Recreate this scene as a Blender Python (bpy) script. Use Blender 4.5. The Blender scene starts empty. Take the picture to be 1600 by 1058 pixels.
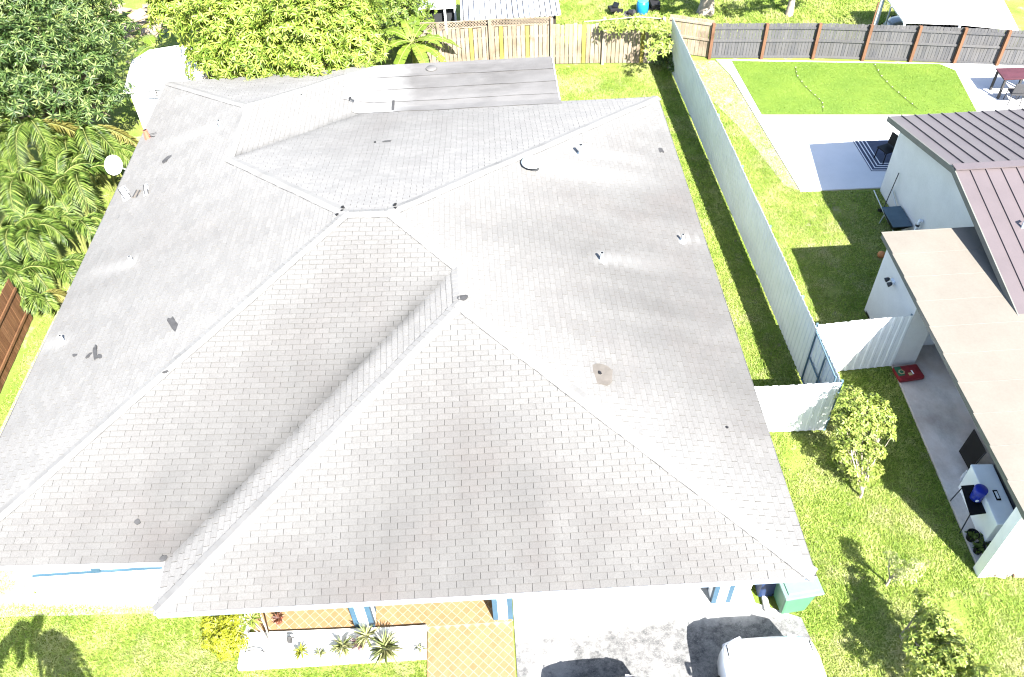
import bpy, bmesh, math, random
import numpy as np
from mathutils import Vector, Matrix

random.seed(7)
rng = np.random.default_rng(7)
S = bpy.context.scene
COL = S.collection

# ------------------------------------------------------------------ camera
FPX, PITCH, YAW, ROLL = 1359.03, 0.8085, 0.0267, -0.0405          # focal length in px of a 1600 px wide frame
CAM = np.array([-5.3846, -7.5512, 17.1476])
_fw = np.array([math.sin(YAW)*math.cos(PITCH), math.cos(YAW)*math.cos(PITCH), -math.sin(PITCH)])
_rt = np.array([math.cos(YAW), -math.sin(YAW), 0.0])
_up = np.cross(_rt, _fw)
_rt, _up = math.cos(ROLL)*_rt + math.sin(ROLL)*_up, -math.sin(ROLL)*_rt + math.cos(ROLL)*_up
cd = bpy.data.cameras.new('camera'); co = bpy.data.objects.new('camera', cd); COL.objects.link(co)
cd.sensor_width = 36.0; cd.lens = FPX/1600*36; cd.clip_end = 1000
M = Matrix(((_rt[0], _up[0], -_fw[0], CAM[0]), (_rt[1], _up[1], -_fw[1], CAM[1]), (_rt[2], _up[2], -_fw[2], CAM[2]), (0, 0, 0, 1)))
co.matrix_world = M
S.camera = co

# ------------------------------------------------------------------ sky, sun, exposure
SUN = Vector((0.42, -0.97, 1.0)).normalized()                      # towards the sun
w = bpy.data.worlds.new('World'); S.world = w; w.use_nodes = True
nt = w.node_tree; bg = nt.nodes['Background']
sk = nt.nodes.new('ShaderNodeTexSky'); sk.sky_type = 'NISHITA'; sk.sun_disc = False
sk.sun_elevation = math.asin(SUN.z); sk.sun_rotation = math.atan2(SUN.x, SUN.y)
sk.dust_density = 1.0; sk.ozone_density = 1.0
nt.links.new(sk.outputs[0], bg.inputs[0]); bg.inputs[1].default_value = 0.080
sl = bpy.data.lights.new('sun', 'SUN'); sl.energy = 4.6; sl.angle = math.radians(0.5); sl.color = (1.0, 0.955, 0.89)
so = bpy.data.objects.new('sun', sl); COL.objects.link(so)
so.rotation_euler = (-SUN).to_track_quat('-Z', 'Y').to_euler(); so.location = (10, -20, 30)
S.view_settings.view_transform = 'Standard'; S.view_settings.look = 'None'
S.view_settings.exposure = 2.68; S.view_settings.gamma = 1.0; S.view_settings.use_curve_mapping = False
S.render.engine = 'CYCLES'
S.cycles.max_bounces = 6; S.cycles.diffuse_bounces = 3; S.cycles.glossy_bounces = 2
S.cycles.transmission_bounces = 4; S.cycles.transparent_max_bounces = 6; S.cycles.caustics_reflective = False; S.cycles.caustics_refractive = False
S.cycles.use_denoising = True; S.cycles.denoiser = 'OPENIMAGEDENOISE'; S.cycles.denoising_input_passes = 'RGB_ALBEDO_NORMAL'; S.cycles.denoising_prefilter = 'ACCURATE'; S.cycles.pixel_filter_type = 'BLACKMAN_HARRIS'; S.cycles.filter_width = 1.15

# ------------------------------------------------------------------ survey helpers: a sight line cut with a real height or wall
def ray(px, py):
    return _fw + _rt*(px-800)/FPX - _up*(py-529)/FPX
def at(px, py, z=0.0):
    d = ray(px, py); return CAM + d*(z-CAM[2])/d[2]
def atx(px, py, x):
    d = ray(px, py); return CAM + d*(x-CAM[0])/d[0]
def aty(px, py, y):
    d = ray(px, py); return CAM + d*(y-CAM[1])/d[1]

# ------------------------------------------------------------------ mesh helpers
def tag(o, label=None, cat=None, group=None, kind=None):
    if label: o['label'] = label
    if cat: o['category'] = cat
    if group: o['group'] = group
    if kind: o['kind'] = kind
    return o
def empty(name, loc=(0, 0, 0), rz=0.0):
    o = bpy.data.objects.new(name, None); COL.objects.link(o)
    o.location = loc; o.rotation_euler = (0, 0, rz); o.empty_display_size = 0.2
    return o
def link(name, me, mats, parent=None):
    o = bpy.data.objects.new(name, me); COL.objects.link(o)
    for m in (mats if isinstance(mats, (list, tuple)) else [mats]):
        me.materials.append(m)
    if parent is not None: o.parent = parent
    return o
def npmesh(name, V, F, mat, parent=None, smooth=False, attrs=None):
    V = np.asarray(V, dtype=np.float32); F = np.asarray(F, dtype=np.int32)
    me = bpy.data.meshes.new(name); k = F.shape[1]
    me.vertices.add(len(V)); me.vertices.foreach_set('co', V.ravel())
    me.loops.add(F.size); me.loops.foreach_set('vertex_index', F.ravel())
    me.polygons.add(len(F)); me.polygons.foreach_set('loop_start', np.arange(0, F.size, k, dtype=np.int32))
    me.polygons.foreach_set('loop_total', np.full(len(F), k, dtype=np.int32))
    if smooth: me.polygons.foreach_set('use_smooth', np.ones(len(F), dtype=bool))
    for an, av in (attrs or {}).items():
        a = me.attributes.new(an, 'FLOAT', 'POINT'); a.data.foreach_set('value', np.asarray(av, dtype=np.float32))
    me.update(calc_edges=True); me.validate()
    return link(name, me, mat, parent)

class MB:
    """collects boxes, prisms, tubes and lathes into ONE mesh"""
    def __init__(s): s.v = []; s.f = []; s.sm = []
    def add(s, vs, fs, smooth=False):
        b = len(s.v); s.v += [tuple(float(c) for c in p) for p in vs]
        s.f += [tuple(b+i for i in f) for f in fs]; s.sm += [smooth]*len(fs); return s
    def box(s, x0, x1, y0, y1, z0, z1, bevel=0.0):
        return s.obox((x0+x1)/2, (y0+y1)/2, (z0+z1)/2, x1-x0, y1-y0, z1-z0, bevel=bevel)
    def obox(s, cx, cy, cz, sx, sy, sz, rot=None, bevel=0.0, taper=1.0):
        R = rot if rot is not None else Matrix.Identity(3)
        hx, hy, hz = sx/2, sy/2, sz/2
        if bevel <= 0:
            P = [(-hx, -hy, -hz), (hx, -hy, -hz), (hx, hy, -hz), (-hx, hy, -hz), (-hx*taper, -hy*taper, hz), (hx*taper, -hy*taper, hz), (hx*taper, hy*taper, hz), (-hx*taper, hy*taper, hz)]
            F = [(0, 3, 2, 1), (4, 5, 6, 7), (0, 1, 5, 4), (1, 2, 6, 5), (2, 3, 7, 6), (3, 0, 4, 7)]
            return s.add([R @ Vector(p) + Vector((cx, cy, cz)) for p in P], F)
        bm = bmesh.new(); bmesh.ops.create_cube(bm, size=1.0)
        for v in bm.verts:
            t = taper if v.co.z > 0 else 1.0
            v.co = Vector((v.co.x*sx*t, v.co.y*sy*t, v.co.z*sz))
        bmesh.ops.bevel(bm, geom=list(bm.edges), offset=bevel, segments=2, affect='EDGES', profile=0.6)
        bm.verts.ensure_lookup_table()
        vs = [R @ v.co + Vector((cx, cy, cz)) for v in bm.verts]
        fs = [tuple(v.index for v in f.verts) for f in bm.faces]; bm.free()
        return s.add(vs, fs, smooth=False)
    def prism(s, pts, z0, z1):
        """vertical prism over a plan polygon (counter-clockwise)"""
        n = len(pts); vs = [(p[0], p[1], z0) for p in pts] + [(p[0], p[1], z1) for p in pts]
        fs = [tuple(range(n-1, -1, -1)), tuple(range(n, 2*n))] + [(i, (i+1) % n, n+(i+1) % n, n+i) for i in range(n)]
        return s.add(vs, fs)
    def slab(s, pts, t):
        """slab with a 3-D top polygon and vertical thickness t below it"""
        n = len(pts); vs = [tuple(p) for p in pts] + [(p[0], p[1], p[2]-t) for p in pts]
        fs = [tuple(range(n)), tuple(range(2*n-1, n-1, -1))] + [((i+1) % n, i, n+i, n+(i+1) % n) for i in range(n)]
        return s.add(vs, fs)
    def thick(s, pts, off):
        """any planar 3-D polygon given a thickness vector"""
        n = len(pts); o = Vector(off)
        vs = [Vector(p) for p in pts] + [Vector(p)+o for p in pts]
        fs = [tuple(range(n-1, -1, -1)), tuple(range(n, 2*n))] + [(i, (i+1) % n, n+(i+1) % n, n+i) for i in range(n)]
        return s.add(vs, fs)
    def tube(s, path, rad, n=8, cap=True, smooth=True):
        P = [Vector(p) for p in path]; m = len(P)
        R = list(rad) if hasattr(rad, '__len__') else [rad]*m
        vs = []; fs = []; ref = Vector((0.13, 0.21, 0.97)) if abs((P[1]-P[0]).normalized().z) < 0.9 else Vector((1, 0.1, 0))
        for i in range(m):
            t = (P[min(i+1, m-1)] - P[max(i-1, 0)]).normalized()
            a = t.cross(ref).normalized(); b = t.cross(a).normalized()
            for k in range(n):
                q = 2*math.pi*k/n; vs.append(P[i] + a*math.cos(q)*R[i] + b*math.sin(q)*R[i])
        for i in range(m-1):
            for k in range(n):
                fs.append((i*n+k, i*n+(k+1) % n, (i+1)*n+(k+1) % n, (i+1)*n+k))
        s.add(vs, fs, smooth)
        if cap:
            s.add(vs[:n], [tuple(range(n))]); s.add(vs[-n:], [tuple(range(n-1, -1, -1))])
        return s
    def lathe(s, prof, c=(0, 0, 0), n=20, rot=None, smooth=True):
        R = rot if rot is not None else Matrix.Identity(3); vs = []; fs = []
        for (r, z) in prof:
            for k in range(n):
                q = 2*math.pi*k/n; vs.append(R @ Vector((r*math.cos(q), r*math.sin(q), z)) + Vector(c))
        m = len(prof)
        for i in range(m-1):
            for k in range(n):
                fs.append((i*n+k, i*n+(k+1) % n, (i+1)*n+(k+1) % n, (i+1)*n+k))
        s.add(vs, fs, smooth)
        if prof[0][0] > 1e-4: s.add(vs[:n], [tuple(range(n-1, -1, -1))])
        if prof[-1][0] > 1e-4: s.add(vs[-n:], [tuple(range(n))])
        return s
    def build(s, name, mat, parent=None):
        me = bpy.data.meshes.new(name); me.from_pydata(s.v, [], s.f)
        me.polygons.foreach_set('use_smooth', s.sm)
        bm = bmesh.new(); bm.from_mesh(me); bmesh.ops.recalc_face_normals(bm, faces=bm.faces); bm.to_mesh(me); bm.free()
        me.update()
        return link(name, me, mat, parent)
def box(name, mat, parent, x0, x1, y0, y1, z0, z1, bevel=0.0):
    return MB().box(x0, x1, y0, y1, z0, z1, bevel).build(name, mat, parent)
def rotz(a): return Matrix.Rotation(a, 3, 'Z')
def rotm(ax, a): return Matrix.Rotation(a, 3, ax)
def basis(x, z):
    """3x3 with local x along x and local z near z"""
    x = Vector(x).normalized(); y = Vector(z).cross(x).normalized(); z = x.cross(y)
    return Matrix((x, y, z)).transposed()
def inpoly(x, y, poly):
    r = np.zeros(len(x), dtype=bool); n = len(poly)
    for i in range(n):
        x0, y0 = poly[i]; x1, y1 = poly[(i+1) % n]
        if y0 == y1: continue
        c = ((y0 > y) != (y1 > y)) & (x < (x1-x0)*(y-y0)/(y1-y0)+x0)
        r ^= c
    return r

# ------------------------------------------------------------------ materials (all procedural)
class Mt:
    def __init__(s, name, rough=0.8, spec=0.3, metal=0.0):
        s.m = bpy.data.materials.new(name); s.m.use_nodes = True; s.t = s.m.node_tree; s.N = s.t.nodes
        s.b = s.N['Principled BSDF']; s.b.inputs['Roughness'].default_value = rough; s.b.inputs['Metallic'].default_value = metal
        s.b.inputs['Specular IOR Level'].default_value = spec
        s.geo = s.N.new('ShaderNodeNewGeometry')
    def n(s, t, **k):
        o = s.N.new(t)
        for a, v in k.items(): setattr(o, a, v)
        return o
    def l(s, a, b): s.t.links.new(a, b)
    def val(s, x, sock):
        if hasattr(x, 'is_output'): s.l(x, sock)
        else: sock.default_value = x
    def math(s, op, a, b=0.0, c=0.0, clamp=False):
        o = s.n('ShaderNodeMath', operation=op, use_clamp=clamp)
        for x, k in zip((a, b, c), o.inputs): s.val(x, k)
        return o.outputs[0]
    def pos(s, scale=(1, 1, 1), rz=0.0):
        o = s.n('ShaderNodeMapping'); s.l(s.geo.outputs['Position'], o.inputs[0])
        o.inputs['Scale'].default_value = scale; o.inputs['Rotation'].default_value = (0, 0, rz)
        return o.outputs[0]
    def noise(s, scale, vec=None, detail=4, rough=0.6, dist=0.0):
        o = s.n('ShaderNodeTexNoise'); s.l(vec if vec is not None else s.pos(), o.inputs['Vector'])
        o.inputs['Scale'].default_value = scale; o.inputs['Detail'].default_value = detail; o.inputs['Roughness'].default_value = rough
        o.inputs['Distortion'].default_value = dist
        return o.outputs[0]
    def ramp(s, f, stops):
        o = s.n('ShaderNodeValToRGB'); s.l(f, o.inputs[0]); e = o.color_ramp.elements
        while len(e) < len(stops): e.new(0.5)
        for i, (p, c) in enumerate(stops):
            e[i].position = p; e[i].color = (c, c, c, 1) if not hasattr(c, '__len__') else (*c, 1)
        return o.outputs[0]
    def remap(s, f, a, b, c=0.0, d=1.0):
        o = s.n('ShaderNodeMapRange'); s.l(f, o.inputs[0])
        for i, v in enumerate((a, b, c, d)): o.inputs[1+i].default_value = v
        return o.outputs[0]
    def mix(s, f, a, b, mode='MIX'):
        o = s.n('ShaderNodeMix', data_type='RGBA', blend_type=mode); s.val(f, o.inputs[0])
        for x, k in ((a, o.inputs[6]), (b, o.inputs[7])):
            if hasattr(x, 'is_output'): s.l(x, k)
            else: k.default_value = (*x, 1)
        return o.outputs[2]
    def attr(s, name):
        o = s.n('ShaderNodeAttribute', attribute_name=name); return o.outputs['Fac']
    def island(s): return s.geo.outputs['Random Per Island']
    def objrand(s): return s.n('ShaderNodeObjectInfo').outputs['Random']
    def bump(s, h, strength=0.3, dist=0.01):
        o = s.n('ShaderNodeBump'); o.inputs['Strength'].default_value = strength; o.inputs['Distance'].default_value = dist
        s.l(h, o.inputs['Height']); s.l(o.outputs[0], s.b.inputs['Normal'])
    def col(s, c):
        if hasattr(c, 'is_output'): s.l(c, s.b.inputs['Base Color'])
        else: s.b.inputs['Base Color'].default_value = (*c, 1)
        return s
    def translucent(s, c, f=0.35):
        tr = s.n('ShaderNodeBsdfTranslucent'); s.val(c, tr.inputs[0]) if hasattr(c, 'is_output') else setattr(tr.inputs[0], 'default_value', (*c, 1))
        mx = s.n('ShaderNodeMixShader'); mx.inputs[0].default_value = f
        s.l(s.b.outputs[0], mx.inputs[1]); s.l(tr.outputs[0], mx.inputs[2])
        s.l(mx.outputs[0], s.N['Material Output'].inputs['Surface'])

def plain(name, c, rough=0.7, var=0.12, scale=3.0, spec=0.3, metal=0.0, fine=0.0, c2=None):
    """base colour with uneven wear: large blotches, fine grain"""
    m = Mt(name, rough, spec, metal)
    d = tuple(x*(1-var*2.2) for x in c) if c2 is None else c2
    f = m.remap(m.noise(scale, detail=6, rough=0.65), 0.35, 0.7)
    k = m.mix(f, c, d)
    if fine: k = m.mix(m.math('MULTIPLY', m.remap(m.noise(scale*22, detail=2), 0.4, 0.65), fine), k, tuple(x*0.55 for x in c))
    m.col(k)
    m.bump(m.noise(scale*30, detail=2), 0.15, 0.004)
    return m.m

def leafmat(name, dark, mid, light, tr=0.35, rough=0.45):
    m = Mt(name, rough, 0.35)
    f = m.math('ADD', m.math('MULTIPLY', m.island(), 0.75), m.math('MULTIPLY', m.noise(1.3, detail=2), 0.45))
    c = m.ramp(f, [(0.2, dark), (0.55, mid), (0.95, light)])
    m.col(c); m.translucent(m.mix(0.5, c, light), tr)
    return m.m

def shingle_mat(name, stretch, lapk, k0=1.0):
    m = Mt(name, 0.92, 0.15)
    run = m.remap(m.attr('runoff'), 0.08, 3.4)
    streak = m.noise(1.0, m.pos(stretch), detail=5, rough=0.6)
    blot = m.noise(0.33, detail=3, rough=0.5)
    d = m.math('ADD', m.math('MULTIPLY', m.remap(streak, 0.34, 0.68), 0.28), m.math('MULTIPLY', m.remap(blot, 0.34, 0.68), 0.22))
    dirt = m.math('MULTIPLY', m.math('ADD', d, 0.56), m.math('POWER', run, 0.8), clamp=True)
    rnd = m.math('FRACT', m.math('ADD', m.island(), m.objrand()))
    c = m.mix(dirt, tuple(v*k0 for v in (0.168, 0.166, 0.161)), (0.087, 0.085, 0.082))  # clean tone scaled per slope to offset the sun's angle
    c = m.mix(m.math('MULTIPLY', m.remap(m.noise(0.5, m.pos((1, 1, 1), 0.6), detail=3), 0.45, 0.7), m.math('MULTIPLY', dirt, 0.55)), c, (0.100, 0.088, 0.083))
    c = m.mix(m.math('MULTIPLY', m.attr('valley'), m.math('ADD', m.math('MULTIPLY', m.remap(m.noise(1.6, detail=4), 0.3, 0.65), 0.7), 0.15)), c, (0.024, 0.025, 0.024))  # valley crease darkened: its shading painted in along with dirt
    c = m.mix(m.remap(m.attr('lap'), 0.84, 0.97, 0.0, lapk), c, (0.030, 0.030, 0.029))
    c = m.mix(m.math('MULTIPLY', m.remap(m.noise(26, detail=3, rough=.7), 0.42, 0.66), 0.22), c, (0.060, 0.058, 0.056))
    c = m.mix(m.math('MULTIPLY', rnd, 0.17), c, (0.055, 0.053, 0.051))
    c = m.mix(m.math('MULTIPLY', m.remap(m.noise(95, detail=1), 0.50, 0.62), 0.34), c, (0.05, 0.05, 0.05))
    c = m.mix(m.math('MULTIPLY', m.attr('wash'), 0.5), c, (0.22, 0.22, 0.215))
    m.col(c); m.bump(m.noise(160, detail=2), 0.25, 0.004)
    return m.m

MAT = {}
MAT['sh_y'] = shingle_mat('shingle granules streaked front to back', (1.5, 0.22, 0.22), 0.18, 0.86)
MAT['sh_z'] = shingle_mat('rear shingle granules brightened for weak sun', (1.5, 0.22, 0.22), 0.26, 1.10)  # base colour brightened to make up for weak sun on rear slopes
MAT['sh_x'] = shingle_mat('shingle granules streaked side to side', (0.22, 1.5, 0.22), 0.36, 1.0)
def cap_mat():
    m = Mt('pale hip cap granules', 0.9, 0.15)
    rnd = m.math('FRACT', m.math('ADD', m.island(), m.objrand()))
    c = m.mix(m.math('MULTIPLY', rnd, 0.3), (0.158, 0.156, 0.151), (0.118, 0.116, 0.112))
    c = m.mix(m.math('MULTIPLY', m.remap(m.noise(0.9, detail=4), 0.48, 0.72), 0.5), c, (0.090, 0.088, 0.085))
    m.col(c); m.bump(m.noise(160, detail=2), 0.25, 0.004); return m.m
MAT['cap'] = cap_mat()
MAT['deck'] = plain('roof felt', (0.045, 0.045, 0.045), 0.95)
MAT['white'] = plain('white masonry paint', (0.78, 0.78, 0.76), 0.8, 0.06, 1.5)
MAT['trim_white'] = plain('white trim paint', (0.74, 0.77, 0.80), 0.5, 0.05, 2.0)
MAT['trim_blue'] = plain('light blue trim paint', (0.036, 0.080, 0.122), 0.6, 0.10, 3.0)
MAT['fascia_blue'] = plain('pale blue fascia paint', (0.16, 0.19, 0.235), 0.6, 0.08, 3.0)
MAT['fascia_grey0'] = plain('weathered grey fascia', (0.085, 0.085, 0.085), 0.8)
MAT['wall_grey'] = plain('pale grey stucco', (0.50, 0.50, 0.49), 0.9, 0.10, 1.2, fine=0.12)
def membrane():
    m = Mt('weathered roll roofing', 0.85, 0.2)
    f = m.remap(m.noise(0.5, m.pos((1, 1.6, 1)), detail=6, rough=0.6), 0.35, 0.68)
    c = m.mix(f, (0.120, 0.117, 0.115), (0.078, 0.075, 0.073))
    edge = m.remap(m.noise(3.5, m.pos((0.25, 1, 1)), detail=3), 0.5, 0.75)
    c = m.mix(m.math('MULTIPLY', edge, 0.35), c, (0.16, 0.155, 0.152))
    x = m.n('ShaderNodeSeparateXYZ'); m.l(m.geo.outputs['Position'], x.inputs[0])
    g = m.remap(m.math('ADD', x.outputs[0], m.math('MULTIPLY', m.noise(1.1, detail=4), 1.2)), -7.6, -6.9, 1.0, 0.0)
    c = m.mix(m.math('MULTIPLY', g, 0.75), c, (0.20, 0.20, 0.196))
    c = m.mix(m.math('MULTIPLY', m.remap(m.noise(80, detail=1), 0.5, 0.62), 0.2), c, (0.05, 0.05, 0.05))
    m.col(c); m.bump(m.noise(60, detail=2), 0.2, 0.005); return m.m
MAT['roll'] = membrane()
MAT['tar'] = plain('black roof cement', (0.008, 0.008, 0.009), 0.7, 0.15, 9)
MAT['tar_grey'] = plain('grey roof cement', (0.044, 0.044, 0.045), 0.85, 0.2, 9)
MAT['tan_patch'] = plain('tan roof coating', (0.105, 0.094, 0.082), 0.9, 0.12, 6)
MAT['galv'] = plain('galvanised metal', (0.45, 0.49, 0.50), 0.42, 0.08, 5, metal=0.35)
MAT['dark_metal'] = plain('dark metal', (0.03, 0.032, 0.035), 0.5, 0.1)
def concrete(name, a, b, stain=None, sc=0.6):
    m = Mt(name, 0.9, 0.2)
    c = m.mix(m.remap(m.noise(sc, detail=6), 0.35, 0.7), a, b)
    c = m.mix(m.math('MULTIPLY', m.remap(m.noise(55, detail=2), 0.5, 0.68), 0.18), c, tuple(v*0.5 for v in a))
    if stain is not None: c = m.mix(stain(m), c, (0.10, 0.10, 0.098))
    m.col(c); m.bump(m.noise(70, detail=2), 0.2, 0.004); return m.m
def drive_mat():
    m = Mt('driveway concrete', 0.9, 0.2)
    x = m.n('ShaderNodeSeparateXYZ'); m.l(m.geo.outputs['Position'], x.inputs[0])
    edge = m.math('ADD', x.outputs[1], m.math('MULTIPLY', m.math('SUBTRACT', m.noise(1.3, detail=6, rough=.7), .5), .9))
    old = m.remap(edge, 0.62, 0.30)                                     # the apron outside the carport is old and mildewed
    sp = m.remap(m.noise(5.5, m.pos((1, 1.2, 1)), detail=12, rough=0.86), 0.40, 0.62)
    oil = m.remap(m.noise(0.8, m.pos((1, 1, 1), .7), detail=6, rough=0.7), 0.50, 0.60)
    c = m.mix(sp, (0.175, 0.175, 0.174), (0.044, 0.046, 0.048))
    c = m.mix(m.math('MULTIPLY', oil, 0.55), c, (0.24, 0.24, 0.238))
    c = m.mix(m.math('MULTIPLY', m.remap(m.noise(45, detail=2), 0.66, 0.72), 0.6), c, (0.35, 0.35, 0.34))
    new = m.mix(m.remap(m.noise(.9, detail=5), .35, .7), (0.40, 0.40, 0.39), (0.30, 0.30, 0.29))
    m.col(m.mix(old, new, c)); m.bump(m.noise(70, detail=2), 0.2, 0.004); return m.m
MAT['drive'] = drive_mat()
MAT['patio'] = concrete('pale patio concrete', (0.48, 0.48, 0.48), (0.42, 0.42, 0.42))
def slab_stain(m):
    return m.math('MULTIPLY', m.remap(m.noise(0.9, m.pos((1, 0.6, 1)), detail=7, rough=0.7), 0.42, 0.72), 0.55)
MAT['slab'] = concrete('worn porch concrete', (0.60, 0.58, 0.56), (0.40, 0.33, 0.28), slab_stain, 0.8)
MAT['bed'] = concrete('white planter concrete', (0.66, 0.65, 0.63), (0.56, 0.55, 0.52))
def tile_mat():
    m = Mt('terracotta tile', 0.65, 0.35)
    rnd = m.math('FRACT', m.math('ADD', m.island(), m.objrand()))
    c = m.mix(rnd, (0.195, 0.118, 0.055), (0.165, 0.095, 0.042))
    c = m.mix(m.math('MULTIPLY', m.remap(m.noise(9, detail=4), 0.42, 0.7), 0.4), c, (0.22, 0.15, 0.085))
    m.col(c); return m.m
MAT['tile'] = tile_mat()
MAT['grout'] = plain('pale grout', (0.26, 0.22, 0.165), 0.9, 0.1, 8)

def ground_mat():
    m = Mt('turf thatch and soil', 0.95, 0.1)
    a = m.remap(m.noise(0.55, detail=6, rough=0.65), 0.40, 0.66)
    c = m.mix(a, (0.115, 0.165, 0.026), (0.185, 0.19, 0.06))
    c = m.mix(m.remap(m.noise(2.3, detail=5), 0.58, 0.72), c, (0.27, 0.225, 0.16))
    c = m.mix(m.math('MULTIPLY', m.remap(m.noise(38, detail=3), 0.45, 0.65), 0.5), c, (0.050, 0.075, 0.014))
    m.col(c); m.bump(m.noise(30, detail=4), 0.6, 0.03); return m.m
MAT['ground'] = ground_mat()
def grass_mat(name, a, b, c, straw=True):
    m = Mt(name, 0.55, 0.25)
    f = m.math('ADD', m.math('MULTIPLY', m.attr('rnd'), 0.55), m.math('MULTIPLY', m.remap(m.noise(0.9, detail=5), 0.3, 0.7), 0.5))
    k = m.ramp(f, [(0.1, a), (0.5, b), (0.95, c)])
    if straw: k = m.mix(m.math('MULTIPLY', m.remap(m.noise(0.62, detail=7, rough=.72), 0.50, 0.66), 0.75), k, (0.40, 0.37, 0.20))
    m.col(k); m.translucent(k, 0.30); return m.m
MAT['grass'] = grass_mat('lawn blades', (0.092, 0.165, 0.018), (0.200, 0.285, 0.042), (0.39, 0.42, 0.14))
MAT['turf'] = grass_mat('plastic turf blades', (0.105, 0.175, 0.026), (0.135, 0.205, 0.030), (0.165, 0.230, 0.040), False)
MAT['sand'] = plain('pale sandy soil', (0.25, 0.225, 0.18), 0.95, 0.15, 3, fine=0.3)

# ------------------------------------------------------------------ the ground
g = MB(); g.add([(-150, -150, 0), (150, -150, 0), (150, 150, 0), (-150, 150, 0)], [(0, 1, 2, 3)])
tag(g.build('ground', MAT['ground']), kind='structure')
def sheet(name, pts, z, mat, t=0.0, parent=None):
    return MB().prism([(p[0], p[1]) for p in pts], -0.05, z).build(name, mat, parent)
tag(sheet('driveway', [(-5.36, -9), (1.9, -9), (0.72, -1.0), (0.56, 0.35), (-0.30, 0.74), (-0.60, 5.0), (-5.36, 5.0)], 0.03, MAT['drive']), kind='structure')
tag(sheet('side_patio', [(4.05, 21.9), (3.75, 23.05), (16.5, 21.2), (16.5, 14.3), (4.62, 14.52)], 0.04, MAT['patio']), kind='structure')
tag(sheet('porch_slab', [(4.60, 1.20), (6.3, 1.20), (6.3, 9.0), (4.84, 9.0), (4.84, 6.96)], 0.08, MAT['slab']), kind='structure')
tag(sheet('sandy_path', [(-18.2, 2.0), (-15.7, 2.0), (-15.4, 19.5), (-17.6, 19.5)], 0.012, MAT['sand']), kind='structure')
tag(sheet('bare_verge', [(2.9, 20.5), (2.6, 23.1), (3.7, 23.0), (4.03, 21.9), (4.6, 14.6), (4.2, 14.9), (3.6, 18.2)], 0.010, MAT['sand']), kind='structure')
tag(sheet('sandy_verge', [(-16.4, 1.55), (-11.9, 1.35), (-11.9, 2.05), (-16.4, 2.05)], 0.016, MAT['sand']), kind='structure')

# terracotta floors: every tile laid diagonally is a piece of its own
def clip_rect(poly, x0, x1, y0, y1):
    def cut(P, f, inter):
        out = []
        for i in range(len(P)):
            a, b = P[i], P[(i+1) % len(P)]
            fa, fb = f(a), f(b)
            if fa >= 0: out.append(a)
            if (fa >= 0) != (fb >= 0):
                t = fa/(fa-fb); out.append((a[0]+(b[0]-a[0])*t, a[1]+(b[1]-a[1])*t))
        return out
    for f in (lambda p: p[0]-x0, lambda p: x1-p[0], lambda p: p[1]-y0, lambda p: y1-p[1]):
        poly = cut(poly, f, None)
        if len(poly) < 3: return None
    return poly
def parea(P):
    return 0.5*sum(P[i][0]*P[(i+1) % len(P)][1]-P[(i+1) % len(P)][0]*P[i][1] for i in range(len(P)))
def tiled_floor(name, x0, x1, y0, y1, z, side=0.145, budget=150):
    base = MB().box(x0, x1, y0, y1, -0.05, z).build(name, MAT['grout']); tag(base, kind='structure')
    h = side*math.sqrt(0.5); g = 0.013; cells = []
    nx, ny = int((x1-x0)/h)+3, int((y1-y0)/h)+3
    for i in range(-1, nx):
        for j in range(-1, ny):
            if (i+j) % 2: continue
            cx, cy = x0+i*h, y0+j*h; r = h-g
            P = clip_rect([(cx-r, cy), (cx, cy-r), (cx+r, cy), (cx, cy+r)], x0+.004, x1-.004, y0+.004, y1-.004)
            if P and parea(P) > 0.003: cells.append((cx, cy, P))
    vis = lambda c: (c[1] > -0.75) and (c[1] < 1.15)
    cells.sort(key=lambda c: (not vis(c), c[1]))
    full = None
    for k, (cx, cy, P) in enumerate(cells[:budget]):
        isfull = abs(parea(P)-2*(h-g)**2) < 1e-5
        if isfull and full is not None: me = full
        else:
            mb = MB(); mb.prism([(p[0]-cx, p[1]-cy) for p in P], 0, 0.007); me = bpy.data.meshes.new('tile')
            me.from_pydata(mb.v, [], mb.f); me.materials.append(MAT['tile'])
            if isfull: full = me
        o = bpy.data.objects.new('tile', me); COL.objects.link(o); o.location = (cx, cy, z+random.uniform(-.001, .002)); o.parent = base
    rest = MB()
    for (cx, cy, P) in cells[budget:]: rest.prism(P, z, z+0.007)
    if rest.v: tag(rest.build('tile_field', MAT['tile'], base), kind='stuff')
    return base
tiled_floor('tiled_walkway', -7.15, -5.40, -3.0, 0.66, 0.05, budget=150)
tiled_floor('tiled_porch', -10.75, -5.40, 0.665, 3.2, 0.06, budget=150)

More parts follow.
